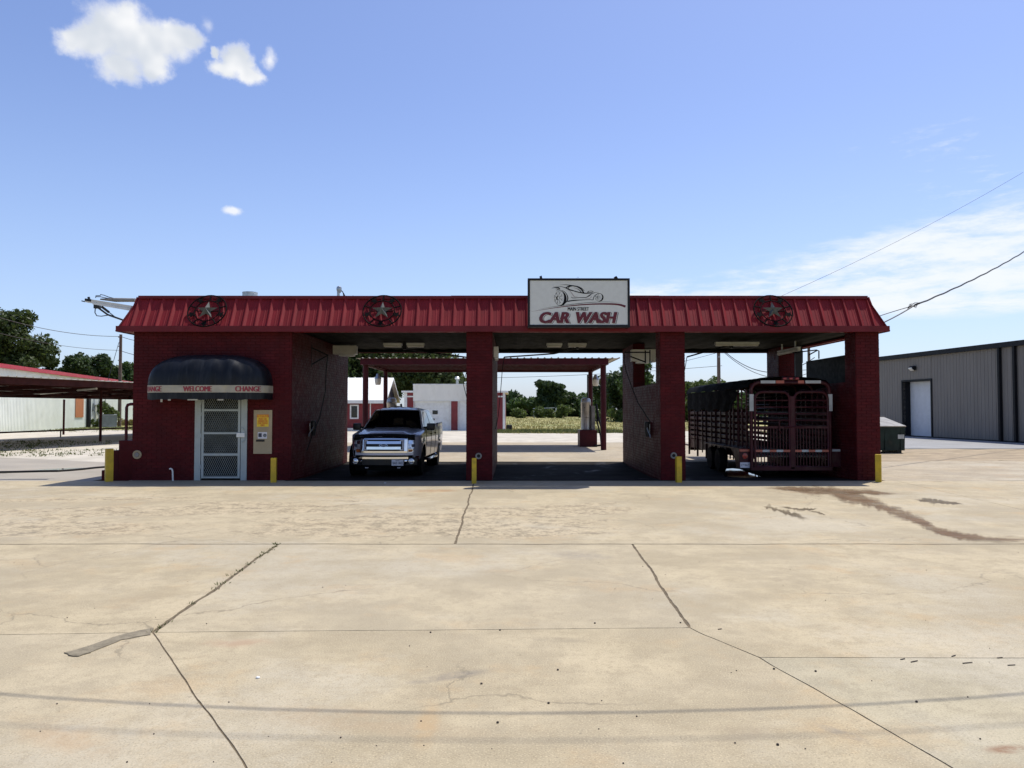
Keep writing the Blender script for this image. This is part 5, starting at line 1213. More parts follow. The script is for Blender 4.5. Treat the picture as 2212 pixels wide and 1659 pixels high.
# rear gates: rounded tube frame, flat bars above, upright bars below
def gate(x0, x1):
    g = MB().tube([(x0, -.05, .34)] + [(x0 + .20 + .20 * math.cos(a), -.05, 2.17 + .20 * math.sin(a)) for a in [math.pi - math.pi / 2 * i / 6 for i in range(7)]] + [(x1 - .20 + .20 * math.cos(a), -.05, 2.17 + .20 * math.sin(a)) for a in [math.pi / 2 - math.pi / 2 * i / 6 for i in range(7)]] + [(x1, -.05, .34), (x0, -.05, .34)], .036, 8).build('gate', mTrailer, tl, smooth=True)
    for z in (2.14, 1.96, 1.78, 1.60): MB().tube([(x0, -.05, z), (x1, -.05, z)], .019, 6).build('gate_bar', mTrailer, g, smooth=True)
    MB().box(x0 + .03, x1 - .03, -.075, -.03, 1.38, 1.44).build('gate_rail', mTrailer, g)
    n_ = 10
    for i in range(n_):
        x = x0 + .085 * (i + .85) * (x1 - x0) / .93; MB().box(x - .011, x + .011, -.066, -.044, .36, 1.379).build('gate_upright', mTrailer, g)
    t_ = MB(); w_ = (x1 - x0) / 5
    for i in range(5): t_.box(x0 + w_ * i + .002, x0 + w_ * (i + 1) - .002, -.086, -.07, .74, .80, (i + (1 if x0 < 0 else 1)) % 2)
    t_.build('gate_tape', [mTapeW, mTapeR], g)
gate(-.985, -.045); gate(.085, 1.0)
MB().box(-.03, .07, -.09, -.02, .28, 2.25).build('gate_post', mTrailer, tl)
MB().tube([(-.20, -.10, 1.42), (.30, -.10, 1.43)], .018, 6).tube([(-.34, -.10, 1.60), (-.34, -.10, 1.32), (-.28, -.10, 1.25)], .018, 6).build('gate_latch', mTrailer, tl)
# sides: boards with gaps, thin rods near the roof, uprights
for s_ in (-1, 1):
    for z in (.86, 1.02, 1.19, 1.36, 1.54, 1.72):
        MB().bbox(min(s_ * HW, s_ * (HW + .03)), max(s_ * HW, s_ * (HW + .03)), .05, LEN, z, z + .10, .008).build('side_slat', mTrailer, tl)
    for z in (1.93, 2.06, 2.19, 2.31): MB().tube([(s_ * (HW + .01), .05, z), (s_ * (HW + .01), LEN, z)], .014, 6).build('side_rod', mTrailer, tl)
    for y in (.42, .85, 1.7, 2.05, 3.1, 4.2, 5.4, 6.5): MB().box(min(s_ * (HW + .031), s_ * (HW + .06)), max(s_ * (HW + .031), s_ * (HW + .06)), y - .025, y + .025, .42, 2.45).build('side_upright', mTrailer, tl)
    MB().box(min(s_ * HW, s_ * (HW + .02)), max(s_ * HW, s_ * (HW + .02)), .04, LEN, .52, .83).build('side_skirt', mTrailer, tl)
    # wheel guard and running board
    fd = MB(); poly = [(.12, .80), (.12, .30), (.30, .30), (.55, .62), (.75, .78)] ; xa, xb = s_ * (HW + .062), s_ * (HW + .36)
    fd.box(min(xa, xb), max(xa, xb), .10, 3.9, .80, .83); fd.prism([(.10, .80), (.10, .30), (.35, .30), (.62, .68), (.9, .80)], lambda y, z, h: (h, y, z), min(xb, xb - s_ * .02), max(xb, xb - s_ * .02))
    fd.box(min(xa, xb), max(xa, xb), .08, .10, .30 if s_ < 0 else .32, .83)
    fdr = fd.build('fender', mTrailer, tl)
    t_ = MB().box(min(xa, xb) + .01, max(xa, xb) - .01, .072, .079, .745, .805, 0); t_.build('fender_tape', mTapeR if s_ < 0 else mTapeW, fdr)
    if s_ < 0:
        MB().lathe([(.07, .078), (.075, .066), (.001, .06)], (s_ * (HW + .2), 0, .62), 16, 'y').build('tail_lamp', mRedLens, fdr, smooth=True)
        pz = MB().bbox(-HW - .34, -HW - .05, .055, .066, .30, .45, .005).build('number_plate', mSticker, fdr)
    for y in (2.5, 3.45):
        wl = MB().lathe([(.2, -.11), (.33, -.11), (.36, -.06), (.36, .06), (.33, .11), (.2, .11)], (s_ * (HW + .20), y, .36), 24, 'x').build('wheel', mTyre, tl, smooth=True)
        MB().lathe([(.05, s_ * .09), (.19, s_ * .05), (.205, s_ * .10), (.2, 0.)], (s_ * (HW + .20), y, .36), 18, 'x').build('rim', mLid, wl, smooth=True)
lt = MB(); fit_text('17·9AT', -HW - .31, -HW - .08, .345, .405, lambda x, z: (x, .0535, z), lt, offset=.01); lt.build('plate_lettering', mInkDark, tl, fix=False)
for i in range(10): MB().box(-HW + .01 + .205 * i, -HW + .205 + .205 * i, .0, LEN, ZFL - .05 + .002 * (i % 2), ZFL).build('floor_board', mPlank, tl)
MB().box(-HW - .06, HW + .06, -.09, .02, .24, .33).box(-HW, -HW + .08, .05, LEN + 2, .54, .588).box(HW - .08, HW, .05, LEN + 2, .54, .588).build('chassis', mTrailer, tl)
MB().box(-HW, HW, LEN - .05, LEN, .4, 1.9).build('front_wall', mTrailer, tl)
for y in (2.9,): MB().box(-HW + .05, HW - .05, y, y + .04, .5, 1.9).build('divider', mTrailer, tl) if False else None
def tarp(u, v):
    s_ = 2 * u - 1; a = s_ * 1.25; rr_ = random.Random(int(u * 31) * 17 + int(v * 13)).random()
    x = (HW + .10) * (math.sin(a) / math.sin(1.25)) * (1 if abs(s_) < .98 else 1); z = ZT + .01 + .15 * (math.cos(a) - math.cos(1.25)) / (1 - math.cos(1.25)) - .16 * max(0, abs(s_) - .82) / .18
    return (x, .06 + (LEN + .1) * v, z + .018 * math.sin(v * 31) + .01 * rr_)
MB().grid(tarp, 33, 26).build('tarp_roof', mTarp, tl, smooth=True)
for s_ in (-1, 1):     # tarp hanging down over the front part of each side, ragged at its rear edge
    def hang(u, v, s_=s_):
        y = 1.0 + 6.4 * u + .22 * math.sin(v * 9) * (1 - u) + .25 * v * (1 - u); return (s_ * (HW + .085 + .012 * math.sin(u * 40)), y, ZT - .15 - .62 * v * (1 if u > .05 else .4) + .05 * math.sin(u * 23) * v)
    MB().grid(hang, 40, 10).build('side_tarp', mTarp, tl, smooth=True)
MB().box(-.5, .5, LEN + .1, LEN + 2.2, 1.2, 1.35).box(-.5, -.4, LEN + .0, LEN + .1, .4, 1.35).build('gooseneck', mTrailer, tl)

# ================================================================== behind the bays: vacuum canopy
cn = thing('vacuum_canopy', 'maroon steel canopy on four posts behind the car wash', 'canopy', (-1.3, 37.5, 0))
YN, YFAR = 34.6, 41.2
xl_, xr_ = AT(778, 790, YN)[0], AT(1314.6, 790, YN)[0]
ZB0, ZT0 = 3.86, 4.14
part(MB().box(xl_, xr_, YN, YN + .08, ZB0, ZT0).box(xl_, xr_, YFAR - .08, YFAR, ZB0 - .03, ZT0).box(xl_, xl_ + .08, YN + .08, YFAR - .08, ZB0, ZT0).box(xr_ - .08, xr_, YN + .08, YFAR - .08, ZB0, ZT0), 'frame', mRedSteel, cn)
mb = MB()
for i in range(1, 6): y = YN + (YFAR - YN) * i / 6; mb.box(xl_ + .08, xr_ - .08, y - .05, y + .05, ZB0 + .08, ZT0 - .002)
part(mb, 'purlin', mRedSteel, cn)
mb = MB(); x = xl_ - .18; pr = []
while x < xr_ + .22: pr += [(x, ZT0 + .004), (x + .21, ZT0 + .004), (x + .235, ZT0 + .045), (x + .275, ZT0 + .045), (x + .30, ZT0 + .004)]; x += .305
k = len(pr); mb.add([(a, YN - .12, b_) for a, b_ in pr] + [(a, YFAR + .12, b_) for a, b_ in pr], [(i, i + 1, i + 1 + k, i + k) for i in range(k - 1)])
part(mb, 'roof_sheet', mat('canopy_roof_metal', (.34, .30, .22), .5, var=.2), cn)
for u, y in ((789.5, YN + .4), (1303.3, YN + .45), (832.8, 40.6), (1275.5, 40.6)):
    x = AT(u, 850, y)[0]; part(MB().tube([(x, y, -.06), (x, y, ZB0)], .13 if y < 36 else .115, 12), 'post', mRedSteel, cn, smooth=True)
def vac(x, y, lab, flip=1, lettered=False):
    v_ = thing('vacuum_station', lab, 'vacuum', (x, y, 0), 0, 'vacuum stations under the canopy')
    b_ = MB().bbox(-.46, .40, -.6, .6, -.04, .82, .012).build('base', mRedSteel, v_)
    MB().lathe([(.25, .83), (.255, .86), (.25, .88), (.25, 2.12), (.262, 2.14), (.262, 2.20), (.25, 2.21), (.24, 2.32), (.19, 2.40), (.10, 2.43), (.002, 2.435)], (-.10, 0, 0), 28).build('tank', mStainless, v_, smooth=True)
    MB().bbox(.16, .34, -.22, .22, .825, 2.02, .015).build('coin_box', mLid, v_)
    MB().box(-.20, .02, -.262, -.257, 1.42, 1.435).box(-.2, -.17, -.262, -.25, 1.9, 1.95).build('strap', mBlackMetal, v_)
    MB().tube([(.36, -.1, 2.06), (.40, -.15, 2.10), (.43, -.2, 1.95), (.50, -.3, 1.45), (.60, -.45, 1.0), (.68, -.55, .5), (.66, -.6, .15), (.55, -.62, .07), (.25, -.66, .05)], .045, 8).tube([(.38, -.14, 1.30), (.42, -.2, 1.28), (.50, -.35, .95), (.58, -.5, .5), (.60, -.62, .05)], .04, 8).tube([(.42, -.16, 1.95), (.46, -.25, 1.25)], .04, 8).build('hose', mBlack, v_, smooth=True)
    MB().tube([(.655, -.52, .72), (.69, -.56, .56)], .06, 8).build('nozzle', mAmber, v_, smooth=True)
    if lettered:
        lt = MB(); a0 = -.10
        fit_text('VAC', -.14, .10, 2.13, 2.25, lambda xx, z: (a0 + .264 * math.sin(xx / .26), -.264 * math.cos(xx / .26) - .004, z), lt, bold=.006); lt.build('lettering', mInkDark, v_, fix=False)
vac(AT(1270, 960, 38.6)[0], 38.6, 'silver vacuum tank on red block at right end of the canopy')
vac(AT(850, 960, 39.0)[0], 39.0, 'silver lettered vacuum tank behind the pickup truck', 1, True)
def yard_light(x, y, zt, side, lab, mast):
    l_ = thing('yard_light', lab, 'lamp', (x, y, zt), 0, 'jar lamps at the canopy posts')
    if mast: MB().tube([(-.42 * side, 0, -1.05), (-.42 * side, 0, .25)], .035, 8).build('mast', mBlackMetal, l_)
    MB().tube([(-.42 * side, 0, .10), (-.1 * side, 0, .14)], .02, 6).build('arm', mBlackMetal, l_)
    MB().lathe([(.06, .26), (.09, .22), (.11, .12), (.17, .06), (.19, .0), (.15, .0)], (0, 0, 0), 16).build('cap', mGalv, l_, smooth=True)
    MB().lathe([(.165, -.002), (.18, -.06), (.165, -.20), (.13, -.32), (.12, -.33)], (0, 0, 0), 16).build('glass', mTube, l_, smooth=True)
p = AT(1286.8, 820, 40.0); yard_light(p[0], 40.0, p[2], 1, 'white jar lamp on a black mast beside right silver vacuum', True)
p = AT(816.5, 818, 40.4); yard_light(p[0], 40.4, p[2], -1, 'white jar lamp on an arm in front of the white roofed house', False)

# ================================================================== red garage and red house beyond the yard
YG = 68.0
ga = thing('red_garage', 'red garage with white parapet and white overhead doors', 'garage', (-4., YG, -.1))
gx = lambda u: AT(u, 870, YG)[0]; gz = lambda v: AT(900, v, YG)[2]
X0, X1, XP0, XP1 = gx(874), gx(1091), gx(892.5), gx(1072); ZW, ZP, ZD = gz(848), gz(830), gz(866)
dL0, dL1, dR0, dR1 = gx(895), gx(973), gx(990.5), gx(1068)
part(MB().box(X0, dL0, YG, YG + .2, -.1, ZW).box(dL1, dR0, YG, YG + .2, -.1, ZD).box(dR1, X1, YG, YG + .2, -.1, ZW).box(X0, X0 + .2, YG + .2, YG + 9, -.1, ZW).box(X1 - .2, X1, YG + .2, YG + 9, -.1, ZW).box(X0 + .2, X1 - .2, YG + 8.8, YG + 9, -.1, ZW), 'wall', mRedSiding, ga)
part(MB().box(XP0, XP1, YG - .06, YG + .14, ZD, ZP), 'parapet', mOffWhite, ga)
part(MB().box(X0 - .25, XP0 - .002, YG - .25, YG + 9.2, ZW, ZW + .16).box(XP1 + .002, X1 + .25, YG - .25, YG + 9.2, ZW, ZW + .16).box(XP0, XP1, YG + .15, YG + 9.2, ZW, ZW + .14), 'roof', mWhiteRoof, ga)
part(MB().box(X0 - .02, X0 + .22, YG - .05, YG - .002, -.1, ZW).box(X1 - .2, X1 + .02, YG - .05, YG - .002, -.1, ZW).box(X0 + .221, XP0, YG - .04, YG - .002, gz(858), gz(855)).box(X1 - .62, X1 - .201, YG - .04, YG - .002, gz(858), gz(855))
     .box(dL0 - .06, dL0, YG - .04, YG - .002, -.1, ZD - .002).box(dL1, dL1 + .06, YG - .04, YG - .002, -.1, ZD - .002).box(dR0 - .06, dR0, YG - .04, YG - .002, -.1, ZD - .002).box(dR1, dR1 + .06, YG - .04, YG - .002, -.1, ZD - .002).box(XP0 - .02, XP1 + .02, YG - .09, YG - .062, ZP - .08, ZP + .03).box(XP0, XP1, YG - .085, YG - .062, ZD - .02, ZD + .04), 'trim', mWhite, ga)
for a, b_ in ((dL0, dL1), (dR0, dR1)):
    d_ = part(MB().box(a, b_, YG + .12, YG + .18, -.1, ZD + .0), 'garage_door', mWhite, ga)
    mb = MB()
    for k in range(4):
        z0 = -.1 + (ZD + .1) * k / 4; mb.box(a + .004, b_ - .004, YG + .10, YG + .119, z0 + .02, z0 + (ZD + .1) / 4 - .02)
    mb.v = [(x + 4., y - YG, z + .1) for x, y, z in mb.v]; mb.build('door_panel', mWhite, d_)
    if a == dL0:
        mb = MB().box(gx(934), gx(945.5), YG + .085, YG + .099, gz(895), gz(886.5)); mb.v = [(x + 4., y - YG, z + .1) for x, y, z in mb.v]; mb.build('door_window', mGlassDark, d_)
for u in (925.5, 1000): part(MB().box(gx(u) - .01, gx(u) + .01, YG - .066, YG - .0605, ZD + .05, ZP - .09), 'parapet_seam', mOffWhite, ga)
part(MB().tube([(gx(985), YG + 1.5, ZW), (gx(985), YG + 1.5, ZP + .55)], .12, 10).lathe([(.2, 0), (.24, .1), (.12, .24), (.01, .27)], (gx(985), YG + 1.5, ZP + .5), 14), 'roof_pipe', mGalv, ga, smooth=True)
part(MB().box(X0 - .3, X1 + .3, YG - 1.6, YG - .1, -.1, -.02), 'sill_slab', mOffWhite, ga)
part(MB().bbox(X1 + .1, X1 + .62, YG + .6, YG + 1.2, -.1, .45, .04), 'meter_box', mBlackPlastic, ga)
ho = thing('red_house', 'red house with steep white metal roof beyond the yard', 'house', (-14., 67., -.1))
hx1 = AT(836.5, 870, 67.)[0]; hx0 = -24.; ZE = AT(800, 866, 67.)[2]; yr = 70.6; ZR = AT(850, 816, 70.6)[2]
wl_ = part(MB().box(hx0, hx1 - .25, 67., 67.2, -.1, ZE).box(hx1 - .45, hx1 - .25, 67.2, 74.2, -.1, ZE), 'wall', mRedSiding, ho)
part(MB().prism([(67.2, ZE), (74.2, ZE), (yr, ZR - .15)], lambda y, z, h: (h, y, z), hx1 - .45, hx1 - .35), 'gable', mBark, ho)
part(MB().prism([(66.6, ZE - .12), (66.6, ZE + .02), (yr, ZR), (74.7, ZE + .02), (74.7, ZE - .12), (yr, ZR - .16)], lambda y, z, h: (h, y, z), hx0, hx1 + .0), 'roof', mWhiteRoof, ho)
mb = MB(); x = hx0
while x < hx1 - .05:
    mb.bar((x, 66.6, ZE + .04), (x, yr - .02, ZR + .02), .05, .05); x += .6
part(mb, 'roof_rib', mWhiteRoof, ho)
part(MB().box(hx0, hx1 + .02, 66.52, 66.58, ZE - .22, ZE + .06), 'gutter', mWhite, ho)
wx0, wx1, wz0, wz1 = AT(756, 890, 67)[0], AT(775, 890, 67)[0], AT(760, 905, 67)[2], AT(760, 874, 67)[2]
wn = part(MB().box(wx0, wx1, 66.93, 66.998, wz0, wz0 + .12).box(wx0, wx1, 66.93, 66.998, wz1 - .12, wz1).box(wx0, wx0 + .12, 66.93, 66.998, wz0 + .12, wz1 - .12).box(wx1 - .12, wx1, 66.93, 66.998, wz0 + .12, wz1 - .12), 'window', mWhite, ho)
mb = MB().box(wx0 + .12, wx1 - .12, 66.96, 66.985, wz0 + .12, wz1 - .12); mb.v = [(x + 14., y - 67., z + .1) for x, y, z in mb.v]; mb.build('pane', mGlassDark, wn)
part(MB().box(hx1 - 1.5, hx1 - 1.42, 66.94, 66.998, -.1, ZE - .2), 'downspout', mWhite, ho)
part(MB().box(hx0, hx1, 66.4, 67., -.1, .22), 'porch_step', mOffWhite, ho)
# bench in the field
bx, by = G(1150, 893, -.1); 
fb = thing('field_trailer', 'low pale metal frame standing at the field edge before trees', 'metal frame', (G(1146, 905)[0] * 2.2, 175., -.1))
for z in (.6, 1.3, 2.1): MB().bar((-3., 0, z), (3. - z * .5, .6, z + .2), .25, .12).build('rail', mWhite, fb)
MB().box(-2.8, -2.6, 0, .2, 0, 1.5).build('post', mWhite, fb); MB().box(2.2, 2.4, .4, .6, 0, 2.3).build('post', mWhite, fb)

# ================================================================== left: white metal building, carport
def wall_thing(): pass
wb = thing('white_metal_building', 'long white ribbed metal building with bright red roof edge', 'building', (-45., 80., -.1))
A0, A1 = Vector((-40.8 + 9.9 * .75, 61.2 - 41.6 * .75, 0)), Vector((-40.8 - 9.9 * 1.12, 61.2 + 41.6 * 1.12, 0))
dv = (A1 - A0); LW = dv.length; dv.normalize(); nv = Vector((dv.y, -dv.x, 0))     # towards the yard
if nv.x < 0: nv = -nv
ZH = 5.15
o_ = Vector(wb.location); ang_w = math.atan2(dv.y, dv.x); pwid = .92; npn = int(LW / pwid); pm2 = None
def wpan():
    mb = MB(); pr = []
    for k in range(3):
        x = k * pwid / 3; pr += [(x, 0), (x + .20, 0), (x + .225, .035), (x + .265, .035), (x + .29, 0)]
    pr.append((pwid, 0)); k = len(pr); mb.add([(a, -b_, 0) for a, b_ in pr] + [(a, -b_, ZH + .1) for a, b_ in pr], [(i, i + 1, i + 1 + k, i + k) for i in range(k - 1)]); return mb
for i in range(npn):
    if pm2 is None: ob = wpan().build('wall_panel', mWhiteWall, wb); pm2 = ob.data
    else: ob = link('wall_panel', pm2, wb)
    q = A0 + dv * (i * pwid); ob.location = (q.x - o_.x, q.y - o_.y, 0); ob.rotation_euler = (0, 0, ang_w)
def along_w(s_, out, z): q = A0 + dv * s_ + nv * out; return (q.x, q.y, z)
mb = MB(); bxv = [along_w(s_, w_, z) for z in (-.1, ZH) for s_, w_ in ((0, -.06), (LW, -.06), (LW, -14), (0, -14))]
mb.add(bxv, [(0, 1, 5, 4), (1, 2, 6, 5), (2, 3, 7, 6), (3, 0, 4, 7)]); part(mb, 'wall', mWhiteWall, wb)
mb = MB(); mb.add([along_w(0, .25, ZH + .35), along_w(LW, .25, ZH + .35), along_w(LW, -7, ZH + 1.1), along_w(0, -7, ZH + 1.1), along_w(LW, -14.2, ZH + .3), along_w(0, -14.2, ZH + .3)], [(0, 1, 2, 3), (3, 2, 4, 5)]); part(mb, 'roof', mRedRoofTrim, wb)
mb = MB()
for (o1, o2, za, zb_) in ((.02, .27, ZH + .0, ZH + .33),): 
    c_ = [along_w(s_, w_, z) for z in (za, zb_) for s_, w_ in ((0, o1), (LW, o1), (LW, o2), (0, o2))]; mb.add(c_, [(0, 1, 2, 3), (4, 5, 6, 7), (0, 1, 5, 4), (1, 2, 6, 5), (2, 3, 7, 6), (3, 0, 4, 7)])
part(mb, 'gutter', mRedRoofTrim, wb)
def on_w(u):        # distance along the wall seen at a picture column
    kx = (u - 1106) / 1661; s_ = (kx * A0.y - A0.x) / (dv.x - kx * dv.y); return s_
def wbox(mb, u0, u1, z0, z1, o0, o1, mi=0):
    s0, s1 = on_w(u0), on_w(u1); c_ = [along_w(s_, w_, z) for z in (z0, z1) for s_, w_ in ((s0, o0), (s1, o0), (s1, o1), (s0, o1))]
    mb.add(c_, [(3, 2, 1, 0), (4, 5, 6, 7), (0, 1, 5, 4), (1, 2, 6, 5), (2, 3, 7, 6), (3, 0, 4, 7)], mi); return mb
part(wbox(MB(), 162, 179, 1.0, 2.95, .04, .10), 'boarded_window', mOrange, wb)
part(wbox(MB(), 186, 190.5, -.1, 3.6, .04, .3), 'downpipe', mDarkTrim, wb)
part(wbox(MB(), 258, 259.5, -.1, 3.6, .04, .16), 'conduit', mDarkTrim, wb)
for (u, z) in ((200.5, 2.2), (211.5, 2.2), (226, 2.25)):
    s_ = on_w(u); q = A0 + dv * s_ + nv * .05; mt = thing('electric_meter', 'grey electric meter on the white metal building wall by the utility pole', 'meter', (q.x, q.y, z), ang_w, 'meters on the white building')
    mt['label'] = {200.5: 'grey electric meter on white wall right after the dark downpipe', 211.5: 'middle grey electric meter on white wall by the maroon carport post', 226: 'grey electric meter on white wall above the bush'}[u]
    MB().bbox(-.25, .25, -.16, 0, -.55, .30, .02).build('box', mGreyBox, mt)
    MB().lathe([(.16, -.16), (.17, -.24), (.12, -.30), (.002, -.32)], (0, 0, .12), 16, 'y').build('glass_cover', mGalv, mt, smooth=True)
    MB().tube([(0, -.06, .30), (0, -.06, 1.6)], .04, 6).tube([(.05, -.06, -.55), (.05, -.06, -2.2)], .035, 6).build('conduit', mGreyBox, mt)
q = Vector(AT(232.5, 900, 84.)); ac = thing('air_conditioner', 'square grey air conditioner unit by the white building', 'air conditioner', (q.x, q.y, -.1), ang_w + .5)
MB().bbox(-.75, .75, -.75, .75, .02, 1.30, .03).build('casing', mGreyBox, ac); MB().bbox(-.78, .78, -.78, .78, 1.301, 1.36, .02).build('top', mGalv, ac)
mb = MB()
for i in range(14): x = -.68 + .10 * i; mb.box(x, x + .045, -.765, -.751, .12, 1.2); mb.box(.751, .765, x, x + .045, .12, 1.2)
mb.build('grille', mBlackMetal, ac); MB().lathe([(.55, 1.361), (.55, 1.40), (.5, 1.40), (.5, 1.361)], (0, 0, 0), 20).build('fan_guard', mBlackMetal, ac)
MB().box(-.9, .9, -.9, .9, 0, .02).build('pad', mOffWhite, ac)
tag(MB().bbox(*[0, 1.1, 0, .6, 0, .5], .02).build('utility_cabinet', mBlackPlastic, None, at=(-46.5, 93, -.1)), 'small dark cabinet at white wall behind the pipe rail of the steps', 'cabinet')
# carport
cp_ = thing('carport', 'brown steel carport with pale corrugated roof left of the car wash', 'carport', (-29., 48., -.05))
F0, F1 = Vector((-22.6 - .22 * 7, 33.9 - 7, 0)), Vector((-20.8 + .22 * 18, 42.1 + 18, 0)); fd_ = (F1 - F0); LF = fd_.length; fd_.normalize(); fn_ = Vector((-fd_.y, fd_.x, 0))
WC = 11.6
def cpp(s_, w_, z): q = F0 + fd_ * s_ + fn_ * w_; return (q.x, q.y, z)
ztop = lambda w_: 3.34 - .46 * w_ / WC
def cbox(mb, s0, s1, w0, w1, h0, h1):
    c_ = [cpp(s_, w_, ztop(w_) + h) for h in (h0, h1) for s_, w_ in ((s0, w0), (s1, w0), (s1, w1), (s0, w1))]
    return mb.add(c_, [(3, 2, 1, 0), (4, 5, 6, 7), (0, 1, 5, 4), (1, 2, 6, 5), (2, 3, 7, 6), (3, 0, 4, 7)])
mb = MB(); cbox(mb, 0, LF, 0, .08, -.36, -.05); cbox(mb, 0, LF, WC - .08, WC, -.30, -.05)
for i in range(9): s_ = LF * i / 8; cbox(mb, max(0, s_ - .05), min(LF, s_ + .05), .08, WC - .08, -.28, -.06)
part(mb, 'frame', mBrownSteel, cp_)
mb = MB()
for i in range(1, 6): cbox(mb, .06, LF - .06, WC * i / 6 - .05, WC * i / 6 + .05, -.15, -.052)
part(mb, 'purlin', mBrownSteel, cp_)
mb = MB(); x = 0; pr = []
while x < LF: pr += [(x, 0), (x + .21, 0), (x + .235, .045), (x + .275, .045), (x + .30, 0)]; x += .45
k = len(pr); mb.add([cpp(a, -.15, ztop(-.15) - .04 + b_) for a, b_ in pr] + [cpp(a, WC + .12, ztop(WC) - .04 + b_) for a, b_ in pr], [(i, i + 1, i + 1 + k, i + k) for i in range(k - 1)])
part(mb, 'roof_sheet', mat('carport_roof_metal', (.66, .62, .52), .5, var=.15), cp_)
s2 = (Vector((-24.0, 44.9, 0)) - F0).dot(fd_)
def sw(x, y): q = Vector((x, y, 0)) - F0; return q.dot(fd_), q.dot(fn_)
pA, pB = sw(-24.0, 44.9), sw(-33.2, 57.0)
for (s_, w_) in (pA, (pA[0] - 12, pA[1]), (pA[0] + 12, pA[1]), pB, (pB[0] - 12, pB[1]), (pB[0] + 12, pB[1])):
    if 0 < s_ < LF: x, y, z = cpp(s_, w_, 0); part(MB().tube([(x, y, -.1), (x, y, ztop(w_) - .16)], .075, 10), 'post', mBrownSteel, cp_, smooth=True)
mb = MB(); mb.tube([cpp(.5, WC - .06, .38), cpp(LF - .5, WC - .06, .44)], .05, 8)
for s_ in (s2 - 6, s2 + 5.5): mb.tube([cpp(s_, WC - .06, -.1), cpp(s_, WC - .06, .4)], .04, 6)
part(mb, 'low_rail', mBrownSteel, cp_)
part(MB().tube([cpp(s2 - 1.2, 3.0, 3.02), cpp(s2 + .6, 8.5, 2.78)], .06, 6), 'tube_lamp', mTube, cp_)

# ================================================================== right: grey metal building, dumpster
gb = thing('grey_metal_building', 'grey metal building with black trim and white roller door at right', 'building', (29., 45., -.1))
B0, B1 = Vector((32.67 - .1 * 28, 28, 0)), Vector((32.67 - .1 * 60, 60, 0)); bd = B1 - B0; LB = bd.length; bd.normalize(); bn = Vector((-bd.y, bd.x, 0))
if bn.x > 0: bn = -bn
ZG = 5.42
def gbp(s_, o1, z): q = B0 + bd * s_ + bn * o1; return (q.x, q.y, z)
def gbox(mb, s0, s1, o0, o1, z0, z1):
    c_ = [gbp(s_, w_, z) for z in (z0, z1) for s_, w_ in ((s0, o0), (s1, o0), (s1, o1), (s0, o1))]
    return mb.add(c_, [(3, 2, 1, 0), (4, 5, 6, 7), (0, 1, 5, 4), (1, 2, 6, 5), (2, 3, 7, 6), (3, 0, 4, 7)])
def on_b(u):
    kx = (u - 1106) / 1661; return (kx * B0.y - B0.x) / (bd.x - kx * bd.y)
sd0, sd1 = on_b(2010.5), on_b(1950); ZDR = 3.75
part(gbox(gbox(gbox(MB(), 0, sd0, -.2, -.05, -.1, ZG), sd0, sd1, -.2, -.05, ZDR, ZG), sd1, LB, -.2, -.05, -.1, ZG), 'wall', mGreyWall, gb)
part(gbox(gbox(MB(), 0, .2, -14, -.21, -.1, ZG), LB - .2, LB, -14, -.21, -.1, ZG), 'wall', mGreyWall, gb)
angb = math.atan2(bd.y, bd.x); pms = {}
def gpanel(s0, s1, z0):
    key = (round(s1 - s0, 2), z0)
    if key not in pms:
        W_ = s1 - s0; mb = MB(); pr = []; x = 0
        while x < W_ - .01:
            st_ = min(.305, W_ - x); pr += [(x, 0), (x + st_ * .1, 0), (x + st_ * .18, .028), (x + st_ * .34, .028), (x + st_ * .42, 0), (x + st_ * .62, 0), (x + st_ * .66, .008), (x + st_ * .74, .008), (x + st_ * .78, 0)]; x += .305
        pr.append((W_, 0)); k = len(pr); mb.add([(a, b_, z0 + .1) for a, b_ in pr] + [(a, b_, ZG + .1) for a, b_ in pr], [(i, i + 1, i + 1 + k, i + k) for i in range(k - 1)])
        ob = mb.build('wall_panel', mGreyWall, gb); pms[key] = ob.data
    else: ob = link('wall_panel', pms[key], gb)
    q = gbp(s0, -.048, 0); ob.location = (q[0] - 29., q[1] - 45., 0); ob.rotation_euler = (0, 0, angb)
s_ = 0.
while s_ < LB - .01:
    e = min(s_ + .92, LB)
    for a in (sd0, sd1):
        if s_ < a - .01 < e: e = a
    gpanel(s_, e, ZDR if sd0 - .01 <= s_ < sd1 - .01 else -.1); s_ = e
rd = part(gbox(MB(), sd0, sd1, -.62, -.58, -.1, ZDR + .1), 'roller_door', mRollDoor, gb)
mb = MB()
for i in range(40): z = -.05 + i * .095; gbox(mb, sd0 + .02, sd1 - .02, -.578, -.560, z, z + .075)
mb.v = [(x - 29., y - 45., z + .1) for x, y, z in mb.v]; mb.build('door_slat', mRollDoor, rd)
part(gbox(gbox(gbox(MB(), sd0 - .12, sd0, -.6, .02, -.1, ZDR + .12), sd1, sd1 + .12, -.6, .02, -.1, ZDR + .12), sd0, sd1, -.6, .02, ZDR, ZDR + .12), 'door_trim', mDarkTrim, gb)
part(gbox(MB(), 0, LB, -.02, .22, ZG - .02, ZG + .26), 'gutter', mDarkTrim, gb)
mb = MB(); mb.add([gbp(0, .2, ZG + .27), gbp(LB, .2, ZG + .27), gbp(LB, -7, ZG + .9), gbp(0, -7, ZG + .9), gbp(LB, -14, ZG + .27), gbp(0, -14, ZG + .27)], [(0, 1, 2, 3), (3, 2, 4, 5)]); part(mb, 'roof', mGalv, gb)
for u in (2163, 2196): s_ = on_b(u); part(gbox(MB(), s_ - .07, s_ + .09, .0, .16, -.1, ZG - .03), 'downspout', mDarkTrim, gb)
part(gbox(MB(), 0, LB, -.05, .06, -.1, .05), 'base_trim', mDarkTrim, gb)
